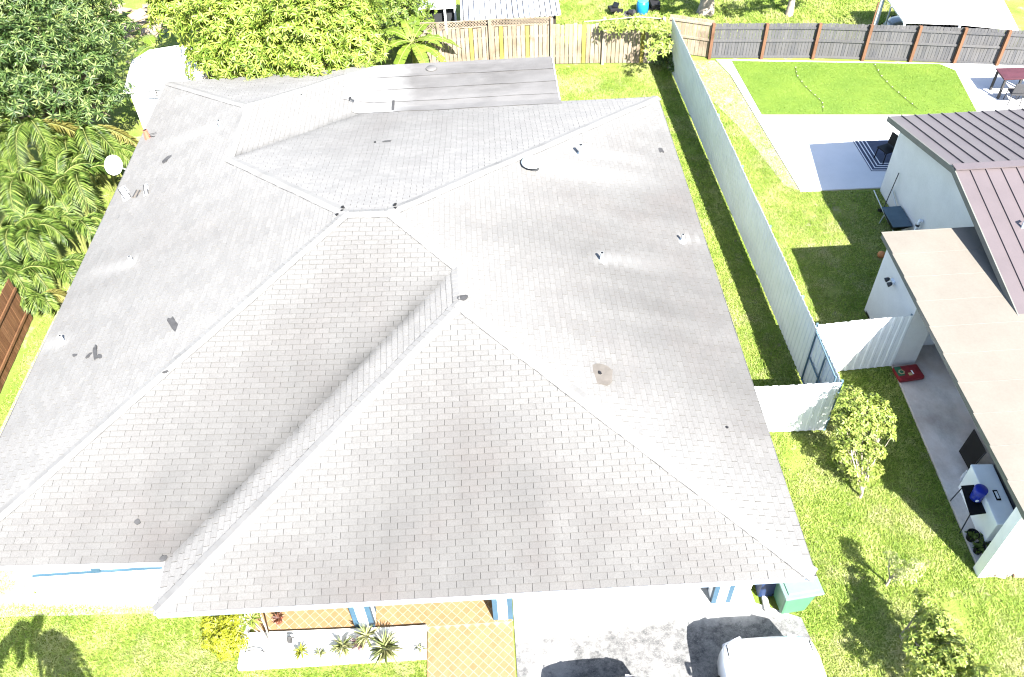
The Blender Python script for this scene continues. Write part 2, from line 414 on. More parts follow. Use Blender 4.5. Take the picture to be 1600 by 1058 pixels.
# ------------------------------------------------------------------ THE HOUSE
EZ = 2.65                                                            # eave height
PL = {'P1': (0.00248, 0.27298, 2.66853), 'P2': (-0.25844, -0.00077, 2.67790), 'P3': (0.27156, 0.01229, 5.84231), 'P4': (0.01182, 0.25684, 2.51397),
      'P5': (0.27762, -0.00720, 7.11831), 'P6': (0.01171, -0.27537, 7.99607), 'P7': (-0.27373, -0.00011, 0.21190), 'P8': (-0.00308, -0.26077, 6.89025)}
def isect(*n):
    P = [(0, 0, EZ) if k == 'Z' else PL[k] for k in n]
    return np.linalg.solve(np.array([[p[0], p[1], -1] for p in P]), -np.array([p[2] for p in P]))
RV = {'A': isect('P1', 'P3', 'Z'), 'B': isect('P1', 'P2', 'Z'), 'C': isect('P3', 'P4', 'Z'), 'D': isect('P4', 'P5', 'Z'), 'L': isect('P5', 'P6', 'Z'), 'R': isect('P2', 'P8', 'Z'),
      'F': isect('P1', 'P2', 'P3'), 'F2': isect('P2', 'P3', 'P4'), 'M2': isect('P2', 'P4', 'P8'), 'M1': isect('P4', 'P5', 'P8'), 'J': isect('P5', 'P7', 'P8'), 'K': isect('P5', 'P6', 'P7'),
      'V': isect('P7', 'P8', 'Z'), 'Q': isect('P6', 'P7', 'Z')}
FACES = {'P1': 'A B F', 'P2': 'B R M2 F2 F', 'P3': 'A F F2 C', 'P4': 'D C F2 M2 M1', 'P5': 'D M1 J K L', 'P6': 'L K Q', 'P7': 'K J V Q', 'P8': 'J M1 M2 R V'}
def unit0(a): return a/np.linalg.norm(a)
def zp(p, x, y): a, b, c = PL[p]; return a*x+b*y+c
def on(px, py, p, lift=0.0):
    a, b, c = PL[p]; d = ray(px, py)
    t = (a*CAM[0]+b*CAM[1]+c+lift-CAM[2])/(d[2]-a*d[0]-b*d[1])
    return CAM+d*t
def pnorm(p): a, b, c = PL[p]; return Vector((-a, -b, 1)).normalized()

house = empty('house', (-8, 9, 0)); tag(house, 'white single-storey house under the big grey shingled hip roof', 'house')
def hp(o):                                                            # keep world placement under the house's empty
    o.parent = house; o.location = o.location - Vector(house.location); return o
deck = MB()
for p, ring in FACES.items():
    deck.add([RV[k]+np.array((0, 0, -0.034)) for k in ring.split()], [tuple(range(len(ring.split())))])
rim = [RV[k] for k in 'A B R V Q L D C'.split()]
deck.add([(q[0], q[1], EZ-0.034) for q in rim]+[(q[0], q[1], EZ-0.10) for q in rim], [(i, (i+1) % 8, 8+(i+1) % 8, 8+i) for i in range(8)]+[tuple(range(15, 7, -1))])
roof = hp(deck.build('roof', MAT['deck']))
tag(roof, 'grey shingled hip roof stained by weather')
def sub(o): o.parent = roof; return o                                 # the roof's mesh sits at the house origin
ROOF_OFF = Vector(house.location)
def rsub(o, po=None): o.parent = po or roof; o.matrix_parent_inverse = Matrix.Identity(4); return o

# zinc-washed clean streaks below the metal pipes: (plane, px, py, half width m, length m)
WASH = [('P2', 905, 236, .22, 2.6), ('P2', 936, 402, .24, 2.2), ('P2', 1064, 372, .10, 2.4), ('P2', 828, 256, .42, 5.0), ('P5', 207, 410, .17, 1.5), ('P5', 100, 533, .17, 1.4), ('P5', 345, 198, .2, 2.4)]
WW = [(p, on(x, y, p), hw, ln) for p, x, y, hw, ln in WASH]
EXPO, TAB = 0.127, 0.305
DF = {'P1': 1, 'P2': .72, 'P3': .7, 'P4': .85, 'P5': .24, 'P6': .2, 'P7': .15, 'P8': .20}   # dirt strength per slope, cut to make up in colour for weaker sunlight
def wob(q):
    x, y = q[0], q[1]
    return 0.006*math.sin(x*5.1+1.3*math.sin(y*.9))*math.sin(y*1.7+.4)+0.007*math.sin(y*4.7+1.1*math.sin(x*.8))*math.sin(x*1.3+2)+0.009*math.sin(x*1.1+y*.7)
SLOT = {'sh_x': .008, 'sh_y': .0038, 'sh_z': .005}
WOB = np.array([0, 0, 1.0])
VAL = [(RV['F2'], RV['C']), (RV['J'], RV['V'])]
def seg_d(q, a, b):
    ab = b[:2]-a[:2]; t = np.clip(((q[:2]-a[:2])@ab)/(ab@ab), 0, 1); return float(np.hypot(*(q[:2]-a[:2]-ab*t))), float(t)
bulk = {'sh_x': [[], [], [], [], [], []], 'sh_z': [[], [], [], [], [], []], 'sh_y': [[], [], [], [], [], []]}   # verts, faces, runoff, valley, wash
single = []
for p, ring in FACES.items():
    a, b, c = PL[p]; s = math.hypot(a, b); gx, gy = a/s, b/s
    U = np.array((gy, -gx, 0.0)); Vv = np.array((gx, gy, s))/math.sqrt(1+s*s); Nn = np.array(pnorm(p))
    pts = [RV[k] for k in ring.split()]; O = min(pts, key=lambda q: q[2])
    uv = [((q-O)@U, (q-O)@Vv) for q in pts]
    if parea(uv) < 0: U = -U; uv = [((q-O)@U, (q-O)@Vv) for q in pts]
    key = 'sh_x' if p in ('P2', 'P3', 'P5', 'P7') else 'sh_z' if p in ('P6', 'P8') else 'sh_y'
    umin, umax = min(q[0] for q in uv), max(q[0] for q in uv); vmax = max(q[1] for q in uv)
    shift = random.uniform(0, TAB)
    for r in range(int(vmax/EXPO)+1):
        v0 = r*EXPO + (-0.025 if r == 0 else 0)
        off = shift + (TAB/2 if r % 2 else 0) + random.uniform(-.012, .012)
        for cI in range(int((umax-umin)/TAB)+3):
            u0 = umin-TAB+off % TAB+cI*TAB
            P = clip_rect(uv, u0+SLOT[key], u0+TAB-SLOT[key], r*EXPO, (r+1)*EXPO+0.010)
            if not P or abs(parea(P)) < 0.0012: continue
            uc = sum(q[0] for q in P)/len(P); vc = sum(q[1] for q in P)/len(P)
            top = vc                                                 # how much roof drains over this tab
            for i in range(len(uv)):
                q0, q1 = uv[i], uv[(i+1) % len(uv)]
                if (q0[0]-uc)*(q1[0]-uc) < 0: top = max(top, q0[1]+(q1[1]-q0[1])*(uc-q0[0])/(q1[0]-q0[0]))
            thick = 0.013+random.uniform(-.003, .005); n = len(P); vs = []
            for (u, v) in P:
                vv = v + (v0-r*EXPO if (r == 0 and v < 1e-6) else 0)
                base = O+U*u+Vv*vv; vs.append(base+Nn*(thick-0.011*(v-r*EXPO)/EXPO))
            vs += [O+U*u+Vv*(v + (v0-r*EXPO if (r == 0 and v < 1e-6) else 0))-Nn*0.012 for (u, v) in P]
            if random.random() < .05: k_ = random.randrange(n); vs[k_] = vs[k_]+Nn*random.uniform(.004, .012)
            vs = [q+WOB*wob(q) for q in vs]
            fs = [tuple(range(n))]+[((i+1) % n, i, n+i, n+(i+1) % n) for i in range(n)]
            cc = O+U*uc+Vv*vc
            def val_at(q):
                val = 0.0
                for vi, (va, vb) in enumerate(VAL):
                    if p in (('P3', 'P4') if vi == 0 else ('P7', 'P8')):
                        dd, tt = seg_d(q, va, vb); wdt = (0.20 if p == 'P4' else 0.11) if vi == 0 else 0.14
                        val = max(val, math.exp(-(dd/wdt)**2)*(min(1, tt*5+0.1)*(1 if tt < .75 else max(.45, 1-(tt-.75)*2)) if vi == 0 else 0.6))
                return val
            def wash_at(q0):
                wash = 0.0
                for (wp_, q, hw, ln) in WW:
                    if wp_ == p:
                        du = abs((q0-q)@U); dv = (q-q0)@Vv
                        if -0.25 < dv < ln:
                            k = 1-dv/ln if dv > 0 else 1+dv/0.25
                            wash = max(wash, k*math.exp(-(du/(hw*(0.7+0.9*min(1, max(0, dv)/ln))))**2))
                return wash
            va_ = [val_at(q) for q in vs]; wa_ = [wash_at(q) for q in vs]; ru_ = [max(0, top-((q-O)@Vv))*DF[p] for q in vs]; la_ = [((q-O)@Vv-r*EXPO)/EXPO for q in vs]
            if p == 'P1' and len(single) < 300 and r < 9: single.append((vs, fs, ru_, va_, wa_, cc, la_))
            else:
                B = bulk[key]; b0 = len(B[0]); B[0] += vs; B[1] += [tuple(b0+i for i in f) for f in fs]
                B[2] += ru_; B[3] += va_; B[4] += wa_; B[5] += la_
def attr_mesh(name, V, F, run, val, wash, lap, mat, parent, loc):
    me = bpy.data.meshes.new(name); me.from_pydata([tuple(q) for q in V], [], F)
    for an, av in (('runoff', run), ('valley', val), ('wash', wash), ('lap', lap)):
        at_ = me.attributes.new(an, 'FLOAT', 'POINT'); at_.data.foreach_set('value', np.asarray(av, dtype=np.float32))
    o = link(name, me, mat, parent); o.location = loc; return o
H0 = np.array(house.location)
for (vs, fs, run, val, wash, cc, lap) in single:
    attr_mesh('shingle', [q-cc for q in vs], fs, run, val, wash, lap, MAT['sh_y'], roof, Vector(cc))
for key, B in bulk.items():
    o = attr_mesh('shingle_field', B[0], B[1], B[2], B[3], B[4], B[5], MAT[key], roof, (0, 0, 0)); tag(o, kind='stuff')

# hip and ridge caps, one folded piece after another
def caps(a, b, pa, pb, wid=0.15, individual=True):
    a, b = Vector(RV[a]), Vector(RV[b]); d = b-a; L = d.length; d.normalize(); n = int(L/0.135); out = []
    side = []
    for p in (pa, pb):
        N = pnorm(p); q = N.cross(d).normalized()
        if q.z > 0: q = -q
        # the side vector must lie in plane p and point away from the other plane
        if (q.dot(Vector((-N.x, -N.y, 0)))) > 0 and abs(q.z) > 0.0: q = q
        side.append((q, N))
    for i in range(n):
        o = a+d*(i*L/n); wj = wid+random.uniform(-.006, .006); vs = []
        for k, (t, lift) in enumerate(((-.01, .030), (L/n+.05, .017))):
            c = o+d*t
            vs += [c+side[0][0]*wj+side[0][1]*(lift-.004), c+Vector((0, 0, lift+.010)), c+side[1][0]*wj+side[1][1]*(lift-.004)]
            vs += [c+side[0][0]*wj-side[0][1]*.004, c+Vector((0, 0, -.002)), c+side[1][0]*wj-side[1][1]*.004]
        fs = [(0, 1, 7, 6), (1, 2, 8, 7), (0, 3, 4, 1), (1, 4, 5, 2), (6, 9, 3, 0), (2, 5, 11, 8)]
        vs = [q+Vector((random.uniform(-.004, .004), random.uniform(-.004, .004), wob(q)+random.uniform(-.002, .004))) for q in vs]
        out.append((vs, fs, o))
    return out
def cap_line(a, b, p, other, wid):  # thin dark line drawn along one edge of the caps
    a, b = Vector(RV[a]), Vector(RV[b]); d = (b-a).normalized(); N = pnorm(p); q = N.cross(d).normalized(); q = -q if q.z > 0 else q; n = max(3, int((b-a).length/.25)); P_ = []
    for i in range(n+1):
        c = a+(b-a)*(i/n)+q*(wid+.004+random.uniform(-.004, .004)); P_.append((c.x, c.y, c.z+.016+wob(c)))
    return MB().tube(P_, [random.uniform(.003, .0085) for _ in P_], 4).build('cap_edge_line', MAT['tar_grey'], roof)
for a, b, p, wd in (('B', 'F', 'P1', .15), ('A', 'F', 'P3', .15), ('F', 'F2', 'P3', .14), ('F2', 'M2', 'P4', .15), ('M2', 'M1', 'P4', .15), ('J', 'M1', 'P5', .14), ('L', 'K', 'P5', .13), ('R', 'M2', 'P2', .15), ('D', 'M1', 'P4', .13)): cap_line(a, b, p, None, wd)
ALLCAPS = []
for a, b, pa, pb, wd in (('B', 'F', 'P1', 'P2', .15), ('A', 'F', 'P1', 'P3', .15), ('F', 'F2', 'P3', 'P2', .14), ('D', 'M1', 'P4', 'P5', .13), ('F2', 'M2', 'P4', 'P2', .15), ('M2', 'M1', 'P4', 'P8', .15), ('R', 'M2', 'P2', 'P8', .15), ('J', 'M1', 'P8', 'P5', .14), ('K', 'J', 'P7', 'P5', .13), ('L', 'K', 'P5', 'P6', .13), ('Q', 'K', 'P6', 'P7', .13)):
    ALLCAPS += caps(a, b, pa, pb, wd)
rest = MB()
for k, (vs, fs, o) in enumerate(ALLCAPS):
    if k < 290:
        mb = MB(); mb.add([q-o for q in vs], fs); c = mb.build('hip_cap', MAT['cap'], roof); c.location = o
    else: rest.add(vs, fs)
tag(rest.build('hip_cap_run', MAT['cap'], roof), kind='stuff')

# drip edge and fascia along every eave
def eave_run(a, b, name='fascia'):
    A_, B_ = Vector(RV[a]), Vector(RV[b]); d = (B_-A_).normalized(); out = Vector((d.y, -d.x, 0)); L = (B_-A_).length
    Rm = Matrix((d, out, Vector((0, 0, 1)))).transposed()
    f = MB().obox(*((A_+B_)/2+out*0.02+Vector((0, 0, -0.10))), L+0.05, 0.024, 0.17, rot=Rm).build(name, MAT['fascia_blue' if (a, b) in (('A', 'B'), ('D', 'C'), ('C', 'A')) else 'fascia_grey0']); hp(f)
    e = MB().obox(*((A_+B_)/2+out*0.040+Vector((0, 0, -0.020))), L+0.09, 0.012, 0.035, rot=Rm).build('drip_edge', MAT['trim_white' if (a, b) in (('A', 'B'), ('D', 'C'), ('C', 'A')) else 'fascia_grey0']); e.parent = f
for a, b in (('A', 'B'), ('B', 'R'), ('C', 'A'), ('D', 'C'), ('L', 'D'), ('Q', 'L'), ('R', 'V')): eave_run(a, b)
hp(MB().prism([(q[0]+(0.05 if q[0] < -8 else -0.05), q[1]+(0.05 if q[1] < 5 else -0.05)) for q in rim], EZ-0.14, EZ-0.115).build('soffit', MAT['white']))

# low rear roof: overlapping rolls of membrane
lowroof = MB(); lowroof.prism([(-8.7, 16.25), (-3.05, 16.25), (-2.98, 19.02), (-8.7, 19.02)], EZ-0.10, EZ+0.005)
low = hp(lowroof.build('low_roof', MAT['deck'])); tag(low, 'low grey roll-roofed section at the back of the house')
def roll(x0, x1, y0, y1, lift):
    xs = [x0]+[x for x in np.linspace(x0, x1, 15)[1:-1]]+[x1]; mb = MB(); top = []; n = len(xs)
    for yy in (y0, (y0+y1)/2, y1):
        for x in xs:
            z = EZ+0.03+lift*(1.0 if yy == y0 else 0.5 if yy != y1 else 0.2)
            z = max(z, min(zp('P7', x, yy), zp('P6', x, yy))+0.03+lift*.4) if x < -8.0 else z
            if yy < 16.9: z = max(z, zp('P8', x, yy)+0.03)
            top.append((x, yy+random.uniform(-.012, .012), z+random.uniform(-.006, .008)))
    fs = []
    for r in range(2):
        for i in range(n-1): fs.append((r*n+i, r*n+i+1, (r+1)*n+i+1, (r+1)*n+i))
    mb.add(top, fs, smooth=False)
    f2 = []; lowv = [(x, y, z-0.045) for (x, y, z) in top[:n]]
    mb.add(top[:n]+lowv, [(i, n+i, n+i+1, i+1) for i in range(n-1)])
    e = [top[0], top[n], top[2*n]]; mb.add(e+[(x, y, z-.05) for x, y, z in e], [(0, 1, 4, 3), (1, 2, 5, 4)])
    e = [top[n-1], top[2*n-1], top[3*n-1]]; mb.add(e+[(x, y, z-.06) for x, y, z in e], [(1, 0, 3, 4), (2, 1, 4, 5)])
    o = mb.build('roof_roll', MAT['roll'], low)
    MB().tube([(x, y-.006, z-.004) for (x, y, z) in top[:n]], [random.uniform(.003, .010) for _ in range(n)], 5).build('lap_cement', MAT['tar_grey'], o); return o
roll(-8.12, -2.93, 16.12, 16.80, 0.012); roll(-9.70, -2.95, 16.76, 17.56, 0.016); roll(-9.72, -2.97, 17.50, 18.33, 0.020); roll(-9.78, -2.99, 18.27, 19.08, 0.024)
e = MB().obox(-2.96, 17.62, EZ-0.01, 0.03, 2.95, 0.12).build('metal_edge', MAT['trim_white'], low)
roll(-9.35, -8.05, 16.10, 16.80, 0.006)
e = MB(); e.box(-8.17, -8.10, 16.14, 16.80, EZ+0.02, EZ+0.075); e.build('seam_cement', MAT['tar_grey'], low)

# walls
def wall(x0, x1, y0, y1, z1=EZ-0.14, mat='white', name='wall'): return hp(MB().box(x0, x1, y0, y1, 0, z1).build(name, MAT[mat]))
wall(-15.55, -11.55, 1.98, 2.18); wall(-15.55, -15.35, 2.18, 18.2); wall(-11.75, -11.55, 2.18, 5.0); wall(-11.55, -0.52, 5.0, 5.2); wall(-0.72, -0.52, 5.2, 15.7)
wall(-9.2, -0.72, 15.5, 15.7); wall(-9.2, -9.0, 15.7, 18.2); wall(-15.35, -9.2, 18.0, 18.2); wall(-5.50, -5.36, 1.3, 5.0)
wall(-0.72, -0.52, 1.4, 5.0)
for x in (-12.9, -15.0+0.35):                                         # shuttered windows of the left wing
    f = hp(MB().box(x-0.62, x+0.62, 1.945, 1.982, 0.98, 2.1).build('window', MAT['trim_white'])); 
    for k in range(5): MB().box(x-0.58+k*.232, x-0.58+k*.232+.22, 1.930, 1.944, 1.02, 2.06).build('shutter_slat', MAT['white'], f)
b = hp(MB().box(-15.32, -12.05, 1.93, 1.979, 0.885, 0.925).build('sill_band', MAT['trim_blue']))
hp(MB().box(-14.05, -13.90, 1.915, 1.979, 0.942, EZ-0.15).build('pilaster', MAT['trim_blue']))
hp(MB().box(-12.30, -12.12, 1.90, 1.979, 0.942, EZ-0.15).build('pilaster', MAT['trim_blue']))
hp(MB().box(-13.75, -13.05, 1.66, 1.93, 2.20, 2.32).build('awning', MAT['galv']))
d = hp(MB().box(-7.2, -6.25, 4.95, 4.998, 0.06, 2.15).build('door', plain('brown door', (0.16, 0.07, 0.03), 0.5))); MB().lathe([(0.0, 0), (.03, .01), (.03, .05), (0, .06)], (-6.36, 4.93, 1.05), 10, rotm('X', math.pi/2)).build('handle', MAT['galv'], d)
f = hp(MB().box(-10.2, -8.4, 4.95, 4.998, 0.9, 2.1).build('window', MAT['trim_white'])); MB().box(-10.1, -8.5, 4.93, 4.949, 1.0, 2.0).build('pane', plain('dark glass', (0.03, 0.04, 0.05), 0.1, spec=0.6), f)
for y in (7.2, 10.4, 13.4):
    f = hp(MB().box(-0.521, -0.48, y-0.6, y+0.6, 1.0, 2.1).build('window', MAT['trim_white'])); MB().box(-0.479, -0.47, y-.52, y+.52, 1.08, 2.02).build('pane', bpy.data.materials['dark glass'], f)
# blue and white porch columns
def column(x, y, w_=0.40):
    c = hp(MB().box(x-w_/2, x+w_/2, y-w_/2, y+w_/2, 0.0, EZ-0.14).build('column', MAT['trim_white']))
    h = w_/2; s = 0.105
    for sx in (-1, 1):
        for sy in (-1, 1):
            cx, cy = x+sx*(h-s/2+.003), y+sy*(h-s/2+.003)
            MB().box(cx-s/2, cx+s/2, cy-s/2, cy+s/2, 0.02, EZ-0.16).build('corner_band', MAT['trim_blue'], c)
    return c
column(-8.44, 0.93); column(-5.58, 0.92); column(-1.02, 0.99)
lw = hp(MB().box(-0.80, -0.45, 0.82, 1.02, 0.0, EZ-0.14).build('wall', MAT['white'])); MB().box(-0.81, -0.44, 0.79, 0.822, 0.86, 0.93).build('sill_band', MAT['trim_blue'], lw)
ca, cb = at(1186, 903), at(1196, 947); cd_ = unit0(cb-ca); tag(MB().obox(*((ca+cb)/2+np.array([0, 0, .05])), .11, float(np.linalg.norm(cb-ca))+.3, .12, rot=basis(Vector((cd_[1], -cd_[0], 0)), Vector((0, 0, 1)))).build('kerb', MAT['drive']), kind='structure')

# roof fittings and repairs, all fixed to the roof
def pipe(px, py, p, h=0.30, r=0.045, mat='galv', collar=0.12):
    q = Vector(on(px, py, p)); o = MB().lathe([(collar, -0.01), (collar*.95, 0.012), (r*1.5, 0.03), (r*1.1, .06), (r, .07), (r, h)], q, 14).build('vent_pipe', MAT[mat], roof)
    MB().lathe([(r*.8, 0), (r*.8, .004)], q+Vector((0, 0, h)), 12).build('pipe_mouth', MAT['tar'], o); return o
pipe(907, 243, 'P2', 0.34, 0.055, collar=.17); pipe(940, 408, 'P2', 0.26, 0.045, collar=.13); pipe(1066, 377, 'P2', 0.22, 0.035); pipe(345, 200, 'P5', .25, .04); pipe(207, 412, 'P5', 0.24, 0.04, 'trim_white'); pipe(100, 536, 'P5', 0.24, 0.035, 'trim_white'); pipe(472, 153, 'P7', .10, .04); pipe(548, 158, 'P7', .12, .04, 'dark_metal')
q = Vector(on(832, 262, 'P2'))                                         # round metal vent with its drum
v = MB().lathe([(0.17, -0.04), (0.17, 0.16), (0.16, 0.165)], q, 24).build('roof_vent', MAT['dark_metal'], roof)
MB().lathe([(0.16, 0.150), (0.285, 0.155), (0.295, 0.175), (0.285, 0.20), (0.20, 0.235), (0.0, 0.25)], q, 28).build('vent_cap', MAT['galv'], v)
def patch(px, py, p, rx, ry, mat, rot=0.0, lift=0.036, name='roof_patch', n=13, jag=0.28):
    q = Vector(on(px, py, p)); N = pnorm(p); R = basis(Vector((1, 0, 0)), N); vs = []
    for k in range(n):
        t = 2*math.pi*k/n; rr = 1+random.uniform(-jag, jag); a_, b_ = math.cos(t)*rx*rr, math.sin(t)*ry*rr
        vs.append(q+R @ Vector((a_*math.cos(rot)-b_*math.sin(rot), a_*math.sin(rot)+b_*math.cos(rot), 0)))
    return MB().thick([u+N*(-0.002) for u in vs], N*lift).build(name, MAT[mat], roof)
patch(722, 467, 'P2', .13, .075, 'tar_grey', 0.1, .05, jag=.2); patch(938, 586, 'P2', .24, .31, 'tan_patch', 0.25, .040, jag=.12); patch(936, 584, 'P2', .03, .05, 'tar', .5, .05)
patch(274, 510, 'P5', .09, .30, 'tar_grey', 0.55); patch(262, 249, 'P5', .06, .22, 'tar_grey', -.5); patch(215, 816, 'P4', .055, .05, 'tar_grey'); patch(257, 873, 'P4', .07, .05, 'tar_grey', lift=.04)
patch(150, 552, 'P5', .05, .22, 'tar_grey', .3); patch(140, 556, 'P5', .03, .10, 'tar_grey', -.6); patch(156, 558, 'P5', .05, .08, 'tar_grey', .9); patch(118, 556, 'P5', .05, .04, 'tar_grey'); patch(260, 582, 'P5', .06, .03, 'tar_grey', .4)
patch(1135, 669, 'P2', .035, .03, 'tar'); patch(1032, 236, 'P2', .07, .11, 'tar_grey', .3); patch(604, 222, 'P8', .12, .05, 'tar_grey', .1); patch(586, 223, 'P8', .03, .03, 'tar')
for px, py in ((537, 325), (536, 331), (528, 337), (617, 321), (617, 327)): patch(px, py, 'P5' if px < 560 else 'P2', .035, .02, 'tar', .3, .06)
patch(674, 107, 'P8', .01, .01, 'tar', lift=.01)
q = at(674, 107, EZ+.06); mb = MB(); mb.lathe([(.0, .03), (.17, .028), (.19, 0), (.0, -.0)], q, 16); mb.build('roof_bubble', MAT['roll'], low)

# things lying on or standing at the roof
def debris(px, py, p, sx, sy, rot, mat, label, cat, name, lift=0.03, tilt=0.05):
    q = Vector(on(px, py, p)); N = pnorm(p); R = basis(Vector((math.cos(rot), math.sin(rot), 0)), N) @ rotm('X', tilt)
    o = empty(name, q); tag(o, label, cat); mb = MB(); n = 6; pts = []
    for (a_, b_) in ((-1, -1), (.7, -.8), (.6, -.3), (1, .1), (.9, 1), (-.6, .8), (-.7, .2)):
        pts.append(R @ Vector((a_*sx*random.uniform(.85, 1.1), b_*sy*random.uniform(.85, 1.1), lift)))
    mb.thick(pts, N*0.018); mb.build('board', MAT[mat], o)
    for k in range(2):
        a_ = R @ Vector((sx*(-.6+k*1.2), 0, lift+.02)); MB().obox(a_.x, a_.y, a_.z, .03, sy*1.7, .02, rot=R).build('strip', MAT['tar_grey'], o)
    return o
debris(196, 305, 'P5', .14, .40, .55, 'trim_white', 'large torn white sheet lying near the left roof edge', 'debris', 'torn_sheet', .04, .12)
debris(229, 299, 'P5', .07, .26, .30, 'trim_white', 'narrow white strip of board lying upslope of the torn sheet', 'debris', 'board_strip', .05, .1)
debris(214, 304, 'P5', .08, .16, -.2, 'tan_patch', 'small dirty brown scrap between the white sheet and the strip', 'debris', 'scrap', .02, .1)
c = empty('clay_chimney', on(231, 216, 'P5')); c.scale = (.7, .7, .62); tag(c, 'small reddish clay flue pot at the rear left roof edge', 'flue pot')
mb = MB(); mb.lathe([(.15, -.05), (.12, .2), (.09, .42), (.11, .44), (.08, .46)], (0, 0, 0), 8, smooth=False); mb.build('pot', plain('red clay', (0.36, 0.10, 0.06), .8), c); MB().lathe([(.075, .45), (.075, .462)], (0, 0, 0), 10).build('mouth', MAT['tar'], c); MB().tube([(.1, 0, .2), (.42, .05, .25)], .012, 5).build('rod', MAT['tar'], c); MB().tube([(.1, -.05, .12), (.42, -.06, .13)], .012, 5).build('rod', MAT['tar'], c)
dq = Vector(at(178, 256, 2.75)); dish = empty('satellite_dish', (dq.x+.14, dq.y, 2.3)); dish.scale = (.72, .72, .85); tag(dish, 'round white satellite dish beside the left eave among the palms', 'satellite dish')
Rd = basis(Vector((0.8, 0.2, 0.2)), Vector((0.25, -0.65, 0.75)))
MB().lathe([(0.0, 0.0), (.15, .014), (.28, .05), (.36, .09), (.365, .10), (.36, .085), (.27, .04), (.0, -.012)], (-.2, 0, .45), 26, Rd).build('reflector', MAT['white'], dish)
MB().tube([(-.2, 0, .45), (-.02, .05, .35), (.35, .05, .12)], .025, 8).build('mast', MAT['galv'], dish); MB().tube([(-.2, -.25, .3), (-.05, -.35, .8)], .014, 6).build('feed_arm', MAT['galv'], dish); MB().lathe([(.035, 0), (.04, .08), (.0, .09)], (-.05, -.35, .8), 10).build('feed_horn', MAT['trim_white'], dish)

# ------------------------------------------------------------------ raised white planter in front of the porch
pb = empty('planter_bed', (-9, .35, 0)); tag(pb, 'low white raised planter bed in front of the tiled porch', 'planter')
def put(o, par): o.parent = par; o.location = o.location-Vector(par.location); return o
bed = put(MB().prism([(-10.95, 0.02), (-7.17, 0.0), (-7.17, 0.66), (-10.95, 0.76)], 0, 0.15).build('bed', MAT['bed']), pb)
put(MB().box(-10.98, -7.16, 0.60, 0.663, 0, 0.165).build('low_wall', MAT['white']), pb)
put(MB().box(-11.35, -10.86, 0.62, 1.6, 0, 0.34).build('low_wall', MAT['white']), pb)

# ------------------------------------------------------------------ white addition behind the left corner of the house
sh = empty('white_shed', (-16.4, 20, 0)); tag(sh, 'plain white shed with flat roof behind the rear left roof corner', 'shed')
SHZ = 2.42
spts = [at(192, 143, SHZ), at(262, 134, SHZ), at(318, 123, SHZ), at(322, 67, SHZ), at(276, 71, SHZ), at(233, 78, SHZ), at(206, 95, SHZ)]
put(MB().prism([(p[0], p[1]) for p in spts], SHZ-0.10, SHZ).build('roof', MAT['white']), sh)
p0, p1 = at(196, 143, SHZ), at(320, 123, SHZ)
put(MB().prism([(p0[0]+.08, p0[1]+.08), (p1[0], p1[1]+.08), (p1[0], p1[1]+2.0), (-16.2, 21.0), (p0[0]+.0, p0[1]+1.6)], 0, SHZ-0.10).build('wall', MAT['white']), sh)
q = aty(240, 150, p0[1]+.03); put(MB().tube([(q[0]-.18, q[1], q[2]), (q[0]+.12, q[1], q[2]), (q[0]+.14, q[1], q[2]+.22)], .022, 6).build('bracket', MAT['dark_metal']), sh)

# ------------------------------------------------------------------ leaves, crowns, palms
def unit(a): return a/np.maximum(np.linalg.norm(a, axis=-1, keepdims=True), 1e-9)
def leaves(pos, d, nrm, L, Wd, droop=0.15):
    """lance-shaped leaves: base, two shoulders, tip; 2 triangles each"""
    d = unit(d); s = unit(np.cross(d, nrm)); n = np.cross(s, d); N = len(pos)
    L = np.broadcast_to(np.asarray(L, dtype=float).reshape(-1, 1), (N, 1)); Wd = np.broadcast_to(np.asarray(Wd, dtype=float).reshape(-1, 1), (N, 1))
    m = pos+d*L*0.45+n*L*0.05
    V = np.stack([pos, m+s*Wd/2, pos+d*L-n*L*droop, m-s*Wd/2], 1).reshape(-1, 3)
    b = np.arange(N)[:, None]*4
    F = np.concatenate([b+np.array([[0, 1, 2]]), b+np.array([[0, 2, 3]])], 0)
    return V, F
def merge(parts):
    Vs, Fs, o = [], [], 0
    for V, F in parts: Vs.append(V); Fs.append(F+o); o += len(V)
    return np.concatenate(Vs), np.concatenate(Fs)
def blob_shell(c, r, n, squash=0.8):
    u = unit(rng.normal(size=(n, 3))); u[:, 2] = np.where(u[:, 2] < -0.35, -u[:, 2], u[:, 2])
    rad = r*(0.72+0.36*rng.random((n, 1)))
    return np.asarray(c)+u*rad*np.array([1, 1, squash]), u
def rosettes(P, A, k, L, W, spread=0.9, droop=0.25):
    """k leaves round each tip P with axis A"""
    n = len(P); A = unit(A+np.array([0, 0, .35])+rng.normal(size=(n, 3))*0.25)
    t = unit(np.cross(A, rng.normal(size=(n, 3)))); b = np.cross(A, t); ps, ds, ns = [], [], []
    for i in range(k):
        q = 2*math.pi*(i+rng.random((n, 1))*0.6)/k; rad = t*np.cos(q)+b*np.sin(q); e = rng.random((n, 1))*spread-0.15
        ds.append(rad*1.0+A*e); ps.append(P+rad*L*0.05); ns.append(A+rng.normal(size=(n, 3))*0.2)
    N = n*k
    return leaves(np.concatenate(ps), np.concatenate(ds), np.concatenate(ns), L*(0.7+0.6*rng.random(N)), W*(0.8+0.4*rng.random(N)), droop)
MAT['bark'] = plain('grey bark', (0.16, 0.125, 0.095), 0.95, 0.2, 7, fine=0.3)
MAT['pale_bark'] = plain('pale bark', (0.34, 0.29, 0.24), 0.9, 0.2, 7, fine=0.3)
MAT['mango'] = leafmat('bright mango leaf', (0.070, 0.125, 0.012), (0.165, 0.240, 0.028), (0.31, 0.35, 0.075))
